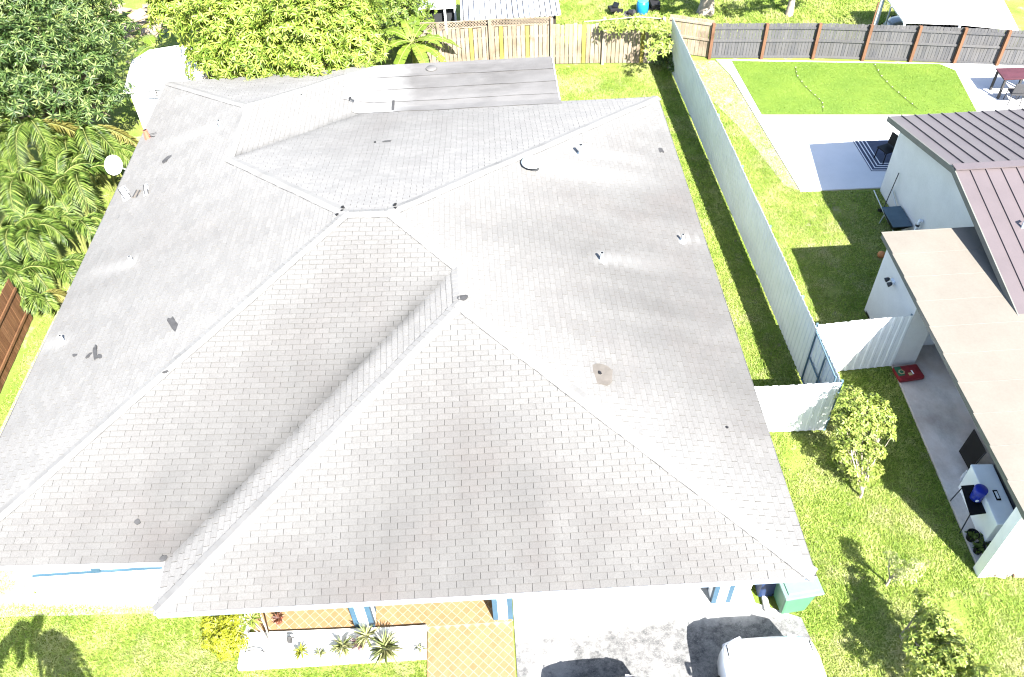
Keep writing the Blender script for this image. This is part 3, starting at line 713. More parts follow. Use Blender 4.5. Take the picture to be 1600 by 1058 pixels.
MAT['mango_dark'] = leafmat('deep green mango leaf', (0.014, 0.036, 0.008), (0.045, 0.090, 0.018), (0.17, 0.22, 0.07))
MAT['small_green'] = leafmat('small green leaf', (0.045, 0.085, 0.012), (0.10, 0.155, 0.022), (0.17, 0.215, 0.04))
MAT['citrus'] = leafmat('citrus leaf', (0.085, 0.13, 0.020), (0.165, 0.22, 0.036), (0.27, 0.30, 0.075))
MAT['gold'] = leafmat('golden shrub leaf', (0.10, 0.125, 0.008), (0.20, 0.225, 0.014), (0.31, 0.32, 0.03))
MAT['palm'] = leafmat('palm leaflet', (0.024, 0.056, 0.009), (0.075, 0.130, 0.018), (0.20, 0.26, 0.06))
MAT['palm_old'] = leafmat('yellowing palm leaflet', (0.13, 0.12, 0.03), (0.20, 0.19, 0.045), (0.29, 0.27, 0.09))
MAT['banana'] = leafmat('banana leaf', (0.09, 0.14, 0.018), (0.16, 0.22, 0.028), (0.26, 0.31, 0.06))
def banana_mat():
    m = Mt('banana blade', .45, .35); f = m.noise(1.6, detail=3); c = m.ramp(f, [(.3, (0.075, 0.125, 0.014)), (.55, (0.13, 0.19, 0.024)), (.75, (0.22, 0.27, 0.05))]); m.col(c); m.translucent(c, .35); return m.m
MAT['banana'] = banana_mat()
MAT['stalk'] = plain('green stalk', (0.16, 0.18, 0.05), 0.6)
MAT['dracaena'] = leafmat('variegated strap leaf', (0.05, 0.075, 0.016), (0.13, 0.155, 0.05), (0.36, 0.36, 0.17), 0.2)
MAT['purple'] = leafmat('purple leaf', (0.06, 0.03, 0.045), (0.14, 0.085, 0.095), (0.27, 0.18, 0.17), 0.2)

def tree(name, label, base, blobs, mat, k, L, W, dens, group=None, bark='bark', trunk=0.16, cat='tree', spread=0.9, droop=0.25, squash=0.8):
    base = np.asarray(base, float); o = empty(name, base); tag(o, label, cat, group)
    parts = []; tm = MB(); fork = np.array([0, 0, max(0.25, 0.45*min(b[0][2]-b[1]*.6 for b in blobs))])
    tm.tube([(0, 0, -0.05), tuple(fork*0.5+np.array([.03, .02, 0])), tuple(fork)], [trunk*1.3, trunk, trunk*.9], 9)
    for (c, r) in blobs:
        c = np.asarray(c, float)-base; n = max(6, int(dens*r*r))
        P, A = blob_shell(c, r, n, squash); parts.append(rosettes(P, A, k, L, W, spread, droop))
        P, A = blob_shell(c, r*.62, n//3, squash); parts.append(rosettes(P, A, k, L, W, spread, droop))
        mid = fork+(c-fork)*0.55+rng.normal(size=3)*r*.12
        tm.tube([tuple(fork), tuple(mid), tuple(c+rng.normal(size=3)*r*.15)], [trunk*.6, trunk*.4, trunk*.16], 6)
        for j in range(3):
            e = c+unit(rng.normal(size=3)+np.array([0, 0, .5]))*r*.8; tm.tube([tuple(mid), tuple((mid+e)/2+rng.normal(size=3)*.08*r), tuple(e)], [trunk*.3, trunk*.2, trunk*.08], 5)
    tm.build('trunk', MAT[bark], o)
    V, F = merge(parts); npmesh('crown', V, F, MAT[mat], o)
    return o
def B(px, py, z, r): return (at(px, py, z), r)
tree('mango_tree', 'bright yellow-green mango tree right behind the rear roof edge', (-12.2, 22.6, 0),
     [B(290, 20, 3.0, 1.3), B(350, 45, 3.4, 1.5), B(415, 18, 3.6, 1.6), B(470, 55, 3.5, 1.5), B(530, 40, 3.3, 1.4), B(560, 82, 2.7, 1.1), B(395, 90, 2.9, 1.3), B(340, 98, 2.6, 1.1), B(480, 100, 2.7, 1.2), B(535, 10, 3.2, 1.3), B(300, -25, 3.0, 1.4), B(400, -40, 3.4, 1.6), B(500, -40, 3.2, 1.5), B(440, 100, 2.7, 1.0), B(360, 118, 2.2, .8)],
     'mango', 9, 0.21, 0.060, 95, droop=.35)
tree('mango_tree', 'large dark green mango tree in the far left corner', (-20.4, 20.4, 0),
     [B(30, 20, 4.2, 1.7), B(110, 25, 4.0, 1.6), B(165, 65, 3.4, 1.1), B(60, 95, 3.8, 1.6), B(140, 115, 3.1, 1.1), B(5, 70, 3.8, 1.5), B(20, 140, 3.3, 1.3), B(90, 150, 2.9, 1.1), B(170, 150, 2.3, .8), B(-40, 30, 4, 1.8), B(-50, 120, 3.6, 1.6), B(70, -30, 4.2, 1.7), B(160, -10, 3.6, 1.2), B(-20, 185, 2.8, 1.1), B(135, 165, 2.4, .8)],
     'mango_dark', 9, 0.20, 0.050, 78, droop=.4)
tree('leafy_tree', 'dense mid green tree with small leaves between mango and banana plant', (-8.2, 27.6, 0),
     [B(575, 30, 1.8, 1.1), B(620, 20, 1.9, 1.2), B(650, 45, 1.5, .8), B(600, -10, 2.0, 1.2), B(645, 0, 1.8, 1.0), B(575, 62, 1.2, .7)], 'small_green', 7, 0.13, 0.055, 130, trunk=.1)

def frond(MBv, base, heading, length, rise, sag, mat_parts, nl=40, ll=0.45, vee=0.35):
    """feather frond: arched rachis, two rows of leaflets"""
    base = np.asarray(base, float); h = np.array([math.cos(heading), math.sin(heading), 0.0]); side = np.array([-h[1], h[0], 0.0]); P = []
    for i in range(nl+4):
        t = i/(nl+3); P.append(base+h*length*(t*0.92)+np.array([0, 0, rise*math.sin(t*1.9)-sag*t*t]))
    P = np.array(P); MBv.tube([tuple(p) for p in P[::3]], [0.020*(1-i/len(P[::3])*.8) for i in range(len(P[::3]))], 5, cap=False)
    pos, d, nr, LL = [], [], [], []
    for i in range(3, nl+3):
        t = i/(nl+3); tan = unit(P[i+1]-P[i-1]); up = unit(np.cross(side, tan)*-1)
        up = up if up[2] > 0 else -up
        l = ll*(0.45+0.75*math.sin(min(1, t*1.08)*math.pi*.82))*random.uniform(.85, 1.1)
        for sg in (-1, 1):
            pos.append(P[i]); d.append(side*sg*0.95+tan*(0.55+.5*t)+up*vee+rng.normal(size=3)*.07-np.array([0, 0, .12])); nr.append(up); LL.append(l)
    mat_parts.append(leaves(np.array(pos), np.array(d), np.array(nr), np.array(LL), 0.030, 0.34))
def palm(label, base, crown_z, n, length, group='feathery palms along the left side', stems=4, old=1, ll=.42, rise=.75, sag=1.0, cat='palm', spread=.35, hs=None):
    base = np.asarray(base, float); o = empty('palm', base); tag(o, label, cat, group); st = MB(); rc = MB(); A_, O_ = [], []
    tops = []
    for k in range(stems):
        a = 6.28*k/stems+random.uniform(-.4, .4); tip = np.array([math.cos(a)*spread, math.sin(a)*spread, crown_z*random.uniform(.75, 1.08)]); tops.append(tip)
        st.tube([(tip[0]*.3, tip[1]*.3, -.05), tuple(tip*np.array([.6, .6, .5])), tuple(tip)], [.05, .045, .035], 7)
    for k in range(n):
        hd = (hs[k % len(hs)] if hs else 6.28*k/n*1.0+k*2.4)+random.uniform(-.35, .35)
        lst = O_ if k < old else A_
        frond(rc, tops[k % stems], hd, length*random.uniform(.75, 1.15), rise*random.uniform(.6, 1.3)*(0.4 if k < old else 1), sag*random.uniform(.6, 1.3), lst, ll=ll, vee=random.uniform(.1, .5))
    st.build('stem', MAT['stalk'], o); rc.build('rachis', MAT['stalk'], o)
    V, F = merge(A_); npmesh('fronds', V, F, MAT['palm'], o)
    if O_: V, F = merge(O_); npmesh('old_fronds', V, F, MAT['palm_old'], o)
    return o
PALMS = [(50, 205, 2.3, 11, 1.75, 'tall feathery palm directly below the dark mango tree'), (125, 195, 2.3, 10, 1.5, 'palm between the dark mango tree and the white shed wall'),
         (20, 285, 2.0, 10, 1.5, 'palm at the left frame edge below the tallest palm'), (110, 262, 2.0, 11, 1.5, 'broad palm just left of the satellite dish'),
         (45, 350, 1.7, 10, 1.25, 'mid-height palm left of the torn white sheet on the roof'), (115, 335, 1.5, 9, 1.05, 'palm leaning against the left eave below the dish'),
         (75, 405, 1.2, 9, 1.0, 'light green palm halfway down the left eave'), (15, 420, 1.2, 10, 1.15, 'low bushy palm at the left frame edge above the wood fence'),
         (55, 458, 0.7, 9, 0.8, 'smallest palm beside the end of the wood fence'), (160, 225, 1.8, 8, 1.1, 'palm squeezed between the white shed and the dish')]
for px, py, z, n, ln, lab in PALMS:
    p = at(px-14, py, z); palm(lab, (p[0], p[1], 0), z-.2+random.uniform(-.1, .25), n+1, ln, old=random.choice((0, 0, 1)), ll=.40 if ln > 1.2 else .32, rise=.55*ln/1.3, sag=.75*ln/1.3)
# one palm stands just outside the lower left corner; its shadow falls on the front lawn
sp = at(22, 962, 0); hgt = 4.6; base = (sp[0]+.50*hgt, sp[1]-.95*hgt, 0)
palm('palm outside the lower left corner that shades the front lawn', base, hgt, 10, 1.25, group=None, stems=1, old=0, ll=.36, rise=.35, sag=1.7, spread=.02)

def banana(name, label, base, zc, L_, angles, w_=0.36, group=None):
    base = np.asarray(base, float); o = empty(name, base); tag(o, label, 'banana plant', group)
    MB().tube([(0, 0, -.05), (.03, 0, zc*.5), (0, 0, zc)], [.12, .10, .06], 9).build('stem', MAT['stalk'], o)
    for (hd, el, ls) in angles:
        h = np.array([math.cos(hd), math.sin(hd), 0]); sd = np.array([-h[1], h[0], 0]); n = 16; L = L_*ls; row = []
        for i in range(n+1):
            t = i/n; row.append(np.array([0, 0, zc])+h*L*t*math.cos(el*.6)+np.array([0, 0, L*(math.sin(el)*t-0.75*t*t*math.cos(el*.7))]))
        vs, fs = [], []; ww = lambda t: w_*ls*(math.sin(min(1, t*1.02)*math.pi)**.55 if t > .12 else 0.02)*(1-.25*t)
        for i in range(1, n):                                            # torn blade: every strip a little apart
            for sg in (-1, 1):
                t0, t1 = i/n, (i+1)/n; a_, b_ = row[i], row[i+1]; tear = random.choice((0, 0, .0, .25)); j = random.uniform(-.04, .02)
                up = np.array([0, 0, 1.0]); q0 = a_+sd*sg*ww(t0)+up*(.10*w_-.25*ww(t0)*.6+j); q1 = a_+(b_-a_)*(1-tear)+sd*sg*ww(t1-.02)+up*(.10*w_-.25*ww(t1)*.6+j)
                k = len(vs); vs += [a_, b_, q1, q0]; fs.append((k, k+1, k+2, k+3))
        lf = npmesh('leaf', np.array(vs), np.array(fs), MAT['banana'], o, attrs=None)
        MB().tube([tuple(p+np.array([0, 0, .006])) for p in row[::2]], [.022*(1-i*.1) for i in range(len(row[::2]))], 5, cap=False).build('midrib', MAT['stalk'], lf)
    return o
p = at(645, 72, 1.35); banana('banana_plant', 'banana plant with arching torn leaves before the plank fence', (p[0], p[1], 0), 1.5, 1.9, [(3.3, .3, 1), (2.5, .8, .85), (.05, .5, 1), (-.6, .3, .9), (4.2, .15, .95), (5.1, .3, .9), (1.4, 1.0, .9), (.9, .9, .85), (1.9, 1.1, .8), (3.8, .7, .8), (2.9, .9, .8), (5.7, .8, .8)], .27)
p = at(238, 62, 1.2); banana('banana_plant', 'banana plant with broad leaves between dark mango tree and white shed', (p[0], p[1], 0), 0.9, 1.4, [(.6, 1.0, 1), (3.4, .3, .9), (2.2, .7, .9), (5.0, .5, .8), (4.2, .6, .9)], .34)

# clipped round and young shrubs near by
def shrub(name, label, base, blobs, mat, L, W, dens, k=6, bark='pale_bark', trunk=.03, cat='shrub', **kw): return tree(name, label, base, blobs, mat, k, L, W, dens, bark=bark, trunk=trunk, cat=cat, **kw)
shrub('citrus_tree', 'young citrus tree with pale trunk in the side lawn by the gate', at(1343, 778), [B(1330, 625, 1.75, .34), B(1365, 640, 1.65, .36), B(1318, 655, 1.45, .28), B(1350, 668, 1.45, .40), B(1380, 675, 1.35, .27), B(1335, 690, 1.15, .32), B(1365, 705, 1.15, .26), B(1345, 640, 1.8, .3), B(1315, 690, 1.0, .26), B(1350, 715, .8, .26), B(1330, 735, .55, .24), B(1362, 735, .6, .24), B(1345, 750, .4, .2), B(1318, 715, .75, .22), B(1325, 665, 1.5, .3), B(1385, 655, 1.5, .24)], 'citrus', .085, .045, 560, k=6, trunk=.03)
shrub('young_tree', 'leafy young tree at the lower right corner of the lawn', at(1408, 995), [B(1465, 985, 1.25, .34), B(1490, 1010, 1.2, .34), B(1440, 1015, 1.2, .34), B(1475, 1040, 1.2, .38), B(1450, 1060, 1.2, .36), B(1500, 1050, 1.1, .3), B(1440, 975, 1.0, .24), B(1445, 1040, .7, .3), B(1425, 1000, .6, .2)]+[((sx+.5*h_, sy-.95*h_, h_), r_) for (sx, sy, h_, r_) in [(*at(1345, 935)[:2], 1.35, .33), (*at(1362, 975)[:2], 1.45, .36), (*at(1390, 1010)[:2], 1.5, .36), (*at(1395, 1050)[:2], 1.5, .36), (*at(1335, 905)[:2], 1.3, .26)]], 'citrus', .085, .045, 480, k=6, trunk=.04)
MAT['pale_leaf'] = leafmat('overexposed pale leaf', (0.16, 0.21, 0.05), (0.30, 0.34, 0.11), (0.44, 0.45, 0.22))  # leaf colour kept pale to imitate overexposed foliage
shrub('thin_tree', 'thin pale young tree above the leafy one', at(1384, 915), [B(1392, 872, .95, .16), B(1405, 885, 1.05, .19), B(1420, 898, 1.15, .19), B(1432, 885, 1.3, .17), B(1402, 900, .75, .15)], 'pale_leaf', .06, .026, 900, k=4, trunk=.026)
shrub('golden_shrub', 'round golden-yellow shrub at the left end of the planter', at(352, 1000), [B(335, 975, .45, .26), B(360, 978, .5, .28), B(352, 1000, .5, .30), B(372, 1005, .4, .22), B(330, 1000, .38, .22), B(355, 1020, .28, .2)], 'gold', .065, .034, 1100, k=7, trunk=.02)
p = at(1044, 96, .3); shrub('fence_bush', 'dark green bush in the corner where plank and metal fences meet', (p[0], p[1], 0), [((p[0]+.05, p[1], .45), .36), ((p[0]+.12, p[1]-.5, .3), .25), ((p[0]+.1, p[1]+.3, .9), .32), ((p[0]-.25, p[1]+.1, .3), .26)], 'mango_dark', .12, .055, 420)
def strap(name, label, px, py, r, n, mat, z=0.15, group=None, stem=.12):
    p = at(px, py, z+stem); o = empty(name, (p[0], p[1], z)); tag(o, label, 'plant', group)
    A_ = unit(rng.normal(size=(n, 3))+np.array([0, 0, .9])); A_[:, 2] = np.abs(A_[:, 2])
    pos = np.tile(np.array([[0, 0, stem]]), (n, 1))+A_*.02
    V, F = leaves(pos, A_, np.tile(np.array([[.1, .1, 1.0]]), (n, 1)), r*(.7+.5*rng.random(n)), r*.14, .35); npmesh('leaves', V, F, MAT[mat], o)
    MB().tube([(0, 0, -.02), (.01, 0, stem)], [.02, .016], 6).build('stem', MAT['stalk'], o); return o
strap('strap_plant', 'spiky variegated plant left of the reddish one in the planter', 536, 1012, .26, 46, 'dracaena'); strap('strap_plant', 'largest spiky variegated plant right of the blue column', 603, 1016, .34, 64, 'dracaena', stem=.2)
strap('strap_plant', 'spiky plant against the foot of the blue striped column', 573, 996, .28, 44, 'dracaena', stem=.25); strap('purple_plant', 'pinkish purple plant in the middle of the planter', 560, 1008, .20, 42, 'purple')
strap('small_plant', 'tiny lone plant near the right end of the planter', 656, 1015, .13, 20, 'dracaena', stem=.05); strap('yellow_plant', 'small yellow-green tuft near the left of the planter', 471, 1020, .18, 34, 'gold')
strap('small_plant', 'small tuft between yellow tuft and spiky plants', 500, 1022, .14, 24, 'dracaena', stem=.04)
o = empty('cane_plant', at(424, 1008, .15)); tag(o, 'tall plant of thin leaning pale canes at the left of the planter', 'plant')
cm = MB(); lv = []
for k in range(9):
    a = random.uniform(1.5, 3.3); h = random.uniform(.7, 1.25); tip = np.array([math.cos(a)*.35*random.uniform(.3, 1), math.sin(a)*.30, h]); cm.tube([(0, 0, -.02), tuple(tip*.5+np.array([.03, 0, .05])), tuple(tip)], [.014, .011, .006], 5); lv.append(tip)
cm.build('canes', MAT['pale_bark'], o); V, F = rosettes(np.array(lv), np.tile([[0, 0, 1.0]], (9, 1)), 8, .2, .04); npmesh('leaves', V, F, MAT['citrus'], o)
o = empty('red_planter', at(437, 972, .06)); o.scale = (.75, .75, .75); tag(o, 'small clay pot with a red-brown plant on the porch edge', 'potted plant')
MB().lathe([(.07, 0), (.10, .16), (.115, .17), (.115, .2), (.09, .2), (.085, .15)], (0, 0, 0), 14).build('pot', bpy.data.materials['red clay'], o)
MAT['rust_leaf'] = leafmat('rusty leaf', (.05, .018, .012), (.09, .034, .02), (.15, .07, .04), .2); V, F = rosettes(np.array([[0, 0, .2]]*5), np.tile([[0, 0, 1.0]], (5, 1)), 9, .17, .05); npmesh('leaves', V, F, MAT['rust_leaf'], o)
for px, py, lab in ((454, 1003, 'dark stone bird ornament standing in the planter'), (398, 1020, 'low dark metal garden edging hoop by the golden shrub')):
    o = empty('garden_ornament', at(px, py, .15)); tag(o, lab, 'ornament')
    if px > 420: mb = MB(); mb.lathe([(0, 0), (.05, .02), (.06, .08), (.035, .15), (.03, .2), (.0, .23)], (0, 0, 0), 10); mb.build('body', MAT['tar_grey'], o); MB().tube([(.0, 0, .2), (.12, .0, .19)], [.03, .012], 6).build('beak', MAT['tar_grey'], o)
    else: MB().tube([(-.2, 0, 0), (-.15, 0, .1), (0, 0, .14), (.15, 0, .1), (.2, 0, 0)], .012, 6).build('hoop', MAT['dark_metal'], o)
# vine over the plank fence
o = empty('fence_vine', (0.6, 23.0, 1.6)); tag(o, 'yellow-green vine hanging over the right end of the plank fence', 'vine')
cP = []
for t in np.linspace(0, 1, 150): q = at(940+105*t, 30+random.uniform(-3, 14+10*t*t), 1.75); cP.append(q+rng.normal(size=3)*.05)
for k in range(70): cP.append(at(1020+random.uniform(-6, 26), 32+60*random.random()**1.5, 1.35)+rng.normal(size=3)*.05)
cP = np.array(cP)-np.array(o.location); V, F = rosettes(cP, np.tile([[-.1, -.6, .6]], (len(cP), 1)), 6, .15, .07); npmesh('leaves', V, F, MAT['citrus'], o)
MB().tube([(-2.0, .15, .2), (-1.0, .1, .26), (0, .1, .3), (1.0, 0, .22), (1.15, -.1, -.6)], .02, 6).build('stem', MAT['pale_bark'], o)

# ------------------------------------------------------------------ fences
MAT['fence_white'] = plain('white corrugated metal', (0.70, 0.72, 0.73), 0.45, 0.06, 1.2, metal=0.0)
MAT['gate_frame'] = plain('slate blue gate tube', (0.10, 0.16, 0.20), 0.5)
def corrugated(name, a, b, z0, z1, parent, mat, pitch=0.19, depth=0.014, jag=0.0):
    a, b = Vector((a[0], a[1], 0)), Vector((b[0], b[1], 0)); d = b-a; L = d.length; d.normalize(); nrm = Vector((d.y, -d.x, 0)); mb = MB()
    xs, hs = [], []; n = max(1, round(L/pitch))
    for i in range(n):
        for fr, h in ((0, 0), (.52, 0), (.62, 1), (.90, 1)): xs.append((i+fr)*L/n); hs.append(h*depth)
    xs.append(L); hs.append(0); m = len(xs); top = z1+random.uniform(-jag, jag)
    fr_ = [a+d*x+nrm*h for x, h in zip(xs, hs)]; bk = [p-nrm*0.006 for p in fr_]
    vs = [(p.x, p.y, z0) for p in fr_]+[(p.x, p.y, top) for p in fr_]+[(p.x, p.y, z0) for p in bk]+[(p.x, p.y, top) for p in bk]
    fs = [(i, i+1, m+i+1, m+i) for i in range(m-1)]+[(2*m+i+1, 2*m+i, 3*m+i, 3*m+i+1) for i in range(m-1)]+[(m+i, m+i+1, 3*m+i+1, 3*m+i) for i in range(m-1)]
    return mb.add(vs, fs).build(name, MAT[mat], parent)
def metal_fence(name, label, a, b, h, n, z0=0.06, rails=True, cat='fence', side=1):
    o = empty(name, (0, 0, 0)); tag(o, label, cat); a, b = np.array(a), np.array(b)
    for i in range(n): corrugated('panel', a+(b-a)*i/n, a+(b-a)*(i+1)/n, z0+random.uniform(-.015, .02), h, o, 'fence_white', jag=.012)
    d = unit(b-a); nr = np.array([d[1], -d[0]])*-1*side
    R = basis(Vector((d[0], d[1], 0)), Vector((0, 0, 1))); L = np.linalg.norm(b-a)
    if rails:
        for z in (.3, h-.25):
            c = (a+b)/2+nr*.03; MB().obox(c[0], c[1], z, L, .035, .05, rot=R).build('rail', MAT['gate_frame'], o)
        for i in range(0, n+1, 3):
            c = a+(b-a)*i/n+nr*.06; MB().box(c[0]-.025, c[0]+.025, c[1]-.025, c[1]+.025, 0, h-.03).build('post', MAT['gate_frame'], o)
    return o
FH = 1.88
fa, fb = at(1259, 601), at(1044, 108); fa = np.array([2.43, 5.10]); fb = np.array([1.86, 22.95])
metal_fence('metal_fence', 'long white corrugated metal fence between the two yards', fa, fb, FH, 19, side=-1)
metal_fence('metal_fence', 'short white corrugated fence joining the neighbour\'s grey room', (2.46, 6.86), (4.84, 6.98), 1.9, 3, side=1)
gt = metal_fence('metal_gate', 'white corrugated front panel between house corner and boundary fence', (-0.50, 5.12), (2.46, 5.06), 1.82, 3, side=1, cat='gate')
# braced tube frame on the end of the boundary fence
gf = empty('gate_leaf', (2.40, 5.9, 0)); tag(gf, 'slate-blue braced tube frame on the end of the boundary fence', 'gate frame')
for a, b in (((0, -.72, .15), (0, .75, .15)), ((0, -.72, 1.85), (0, .75, 1.85)), ((0, -.72, .1), (0, -.72, 1.9)), ((0, .75, .1), (0, .75, 1.9)), ((0, 0, .15), (0, 0, 1.85)), ((0, -.7, 1.0), (0, .73, 1.0))):
    A_, B_ = Vector(a)+Vector((-.045, 0, 0)), Vector(b)+Vector((-.045, 0, 0)); MB().tube([A_, B_], .022, 6).build('bar', MAT['gate_frame'], gf)

def wood(name, a, b, c):
    m = Mt(name, 0.9, 0.15); rnd = m.math('FRACT', m.math('ADD', m.island(), m.objrand()))
    k = m.mix(rnd, a, b); g_ = m.noise(6, m.pos((7, 7, .35)), detail=5, rough=.7)
    k = m.mix(m.math('MULTIPLY', m.remap(g_, .42, .68), .55), k, c); k = m.mix(m.math('MULTIPLY', m.remap(m.noise(1.4, detail=4), .52, .72), .5), k, tuple(v*.6 for v in c))
    m.col(k); m.bump(g_, .3, .006); return m.m
MAT['plank'] = wood('weathered plank', (0.205, 0.168, 0.122), (0.265, 0.225, 0.175), (0.085, 0.058, 0.036))
MAT['new_plank'] = wood('yellow new plank', (0.20, 0.175, 0.035), (0.23, 0.20, 0.06), (0.12, 0.09, 0.03))
MAT['brown_post'] = wood('red-brown stained post', (0.105, 0.055, 0.032), (0.135, 0.072, 0.042), (0.05, 0.024, 0.014))
MAT['dark_picket'] = wood('dark grey picket', (0.050, 0.052, 0.058), (0.076, 0.076, 0.080), (0.12, 0.115, 0.105))
MAT['brown_plank'] = wood('reddish brown plank', (0.105, 0.050, 0.022), (0.14, 0.072, 0.034), (0.04, 0.018, 0.010))
def plank_fence(name, label, pts, h, wid, mat, gap=.012, z0=.04, alt=None, altp=(), rail=None, rside=1, posts=None, jit=.03, posth=0, cap=None):
    o = empty(name, (pts[0][0], pts[0][1], 0)); tag(o, label, 'fence'); off = Vector(o.location); idx = 0
    for (a, b) in zip(pts[:-1], pts[1:]):
        a, b = np.array(a), np.array(b); L = np.linalg.norm(b-a); d = (b-a)/L; nr = np.array([d[1], -d[0]])*rside; R = basis(Vector((d[0], d[1], 0)), Vector((0, 0, 1))); n = int(L/wid)
        for i in range(n):
            c = a+d*(i+.5)*L/n-np.array(off[:2]); hh = h+random.uniform(-jit, jit*.4)
            isalt = alt is not None and any(abs(idx-k) < .5 for k in altp)
            mb = MB().obox(c[0]+nr[0]*random.uniform(-.006, .006), c[1], z0+hh/2, L/n-gap, .02, hh, rot=R @ rotm('Y', random.uniform(-.006, .006))); mb.build('plank', MAT[alt if isalt else mat], o); idx += 1
        for z in (rail or ()):
            c = (a+b)/2+nr*.035-np.array(off[:2]); MB().obox(c[0], c[1], z, L, .04, .08, rot=R).build('rail', MAT[mat], o)
        if cap:
            c = (a+b)/2-np.array(off[:2]); MB().obox(c[0], c[1], cap, L, .07, .035, rot=R).build('cap_rail', MAT[mat], o)
    for (x, y, hh) in (posts or ()): MB().box(x-.055-off.x, x+.055-off.x, y-.055-off.y, y+.055-off.y, 0, hh).build('post', MAT[posth or mat], o)
    return o
pf = [(-7.9, 23.5), (-6.85, 23.42), (-4.92, 23.45), (-2.6, 23.38), (-0.63, 23.25), (1.55, 23.0)]
wf = plank_fence('plank_fence', 'weathered wooden plank fence with lattice top behind the back lawn', pf, 1.62, .155, 'plank', alt='new_plank', altp=(13, 20, 26, 39, 53), rail=(.35, 1.2), rside=-1,
                 posts=[(x, y-.05, 1.90) for x, y in pf], jit=.06, gap=.022)
lat = MB()                                                              # lattice strip above the left bays
for (a, b) in ((pf[0], pf[1]), (pf[1], pf[2]), (pf[2], pf[3])):
    a, b = np.array(a), np.array(b); L = np.linalg.norm(b-a); d = (b-a)/L; R = basis(Vector((d[0], d[1], 0)), Vector((0, 0, 1))); off = np.array(wf.location[:2])
    for i in range(int(L/.11)):
        for sg in (-1, 1):
            c = a+d*(i+.5)*.11-off; lat.obox(c[0], c[1]+sg*.006, 1.80, .025, .008, .30, rot=R @ rotm('Y', sg*.78))
    for z in (1.67, 1.93): c = (a+b)/2-off; lat.obox(c[0], c[1], z, L, .03, .03, rot=R)
lat.build('lattice', MAT['plank'], wf)
plank_fence('plank_fence', 'short pale plank fence running from the metal fence to the dark fence', [(1.98, 23.9), (3.55, 23.22)], 1.5, .15, 'plank', rail=(.75, 1.38), rside=1, jit=.02)
dp = [(3.52, 23.27), (5.50, 23.05), (7.44, 22.85), (9.27, 22.52), (11.0, 22.22), (12.56, 21.90), (14.05, 21.58), (15.9, 21.2)]
plank_fence('picket_fence', 'dark grey picket fence with red-brown posts around the patio', dp, 1.36, .115, 'dark_picket', gap=.010, rail=(.06, .72, 1.22), rside=1, posts=[(x, y-.10, 1.44) for x, y in dp], posth='brown_post', jit=.02)
plank_fence('side_fence', 'reddish brown plank fence at the left frame edge below the palms', [(-18.42, 5.2), (-18.50, 10.7)], 1.55, .14, 'brown_plank', rail=(.4, 1.2), rside=1)
tall = empty('brown_pole', (9.26, 22.40, 0)); tag(tall, 'tall red-brown pole rising above the third fence post', 'pole'); MB().tube([(0, 0.02, 1.3), (.12, .25, 2.2)], .03, 6).build('pole', MAT['brown_post'], tall)

# ------------------------------------------------------------------ the neighbour's house
MAT['seam_metal'] = plain('mauve standing seam metal', (0.088, 0.073, 0.076), 0.45, 0.06, 1.0, spec=.4)
MAT['seam_dark'] = plain('seam shadow gap paint', (0.035, 0.028, 0.028), 0.5)
MAT['tan_roof'] = plain('tan flat roofing', (0.138, 0.125, 0.106), 0.9, 0.06, 0.8, fine=0.12)
MAT['fascia_grey'] = plain('grey green fascia', (0.125, 0.128, 0.115), 0.7, 0.1)
MAT['nb_wall'] = plain('light stucco', (0.56, 0.56, 0.55), 0.95, 0.06, 1.0, fine=.1)
nb = empty('neighbour_house', (9, 8, 0)); tag(nb, 'neighbour\'s stucco house with mauve metal gable roof and tan flat roof', 'house')
def np_(o): o.parent = nb; o.location = o.location-Vector(nb.location); return o
RX, RY, RZ = 6.72, 10.55, 3.57; EY, EZ2 = 14.56, 2.60; FY, FZ = 5.95, 2.58; XE = 15.2; T = 0.10
def roof_side(y0, z0, y1, z1):
    base = np_(MB().thick([(RX, y0, z0-T), (XE, y0, z0-T), (XE, y1, z1-T), (RX, y1, z1-T)], (0, 0, T-.012)).build('gable_roof', MAT['seam_dark']))
    L = math.hypot(y1-y0, z1-z0); d = Vector((0, y1-y0, z1-z0)).normalized(); R = basis(Vector((1, 0, 0)), Vector((1, 0, 0)).cross(d)*(1 if Vector((1, 0, 0)).cross(d).z > 0 else -1)); w_ = .405; n = int((XE-RX)/w_); m = Vector((0, (y0+y1)/2, (z0+z1)/2)); N = R @ Vector((0, 0, 1))
    for i in range(n):
        c = m+Vector((RX+w_*(i+.5), 0, 0))+N*.0; mb = MB().obox(c.x, c.y, c.z, w_-.012, L-.005, .014, rot=R)
        MB.obox(mb, c.x+w_/2-.012, c.y, c.z+.018, .022, L-.01, .045, rot=R); mb.build('roof_panel', MAT['seam_metal'], base)
    return base
roof_side(EY, EZ2, RY, RZ); roof_side(FY, FZ, RY, RZ)
np_(MB().obox((RX+XE)/2, RY, RZ+.035, XE-RX, .26, .03).build('ridge_cap', MAT['seam_metal']))
for (y0, z0, y1, z1) in ((EY, EZ2, RY, RZ), (FY, FZ, RY, RZ)):
    np_(MB().thick([(RX-.015, y0, z0-.15), (RX-.015, y1, z1-.15), (RX-.015, y1, z1+.02), (RX-.015, y0, z0+.02)], (.03, 0, 0)).build('rake_board', MAT['fascia_grey']))
np_(MB().box(RX, XE, EY-.01, EY+.02, EZ2-.15, EZ2).build('fascia', MAT['fascia_grey']))
WX = 7.12
gw = np_(MB().thick([(WX, 14.36, 0), (WX, 14.36, 2.52), (WX, RY, 3.45), (WX, 6.05, 2.50), (WX, 6.05, 0)], (.2, 0, 0)).build('gable_wall', MAT['nb_wall']))
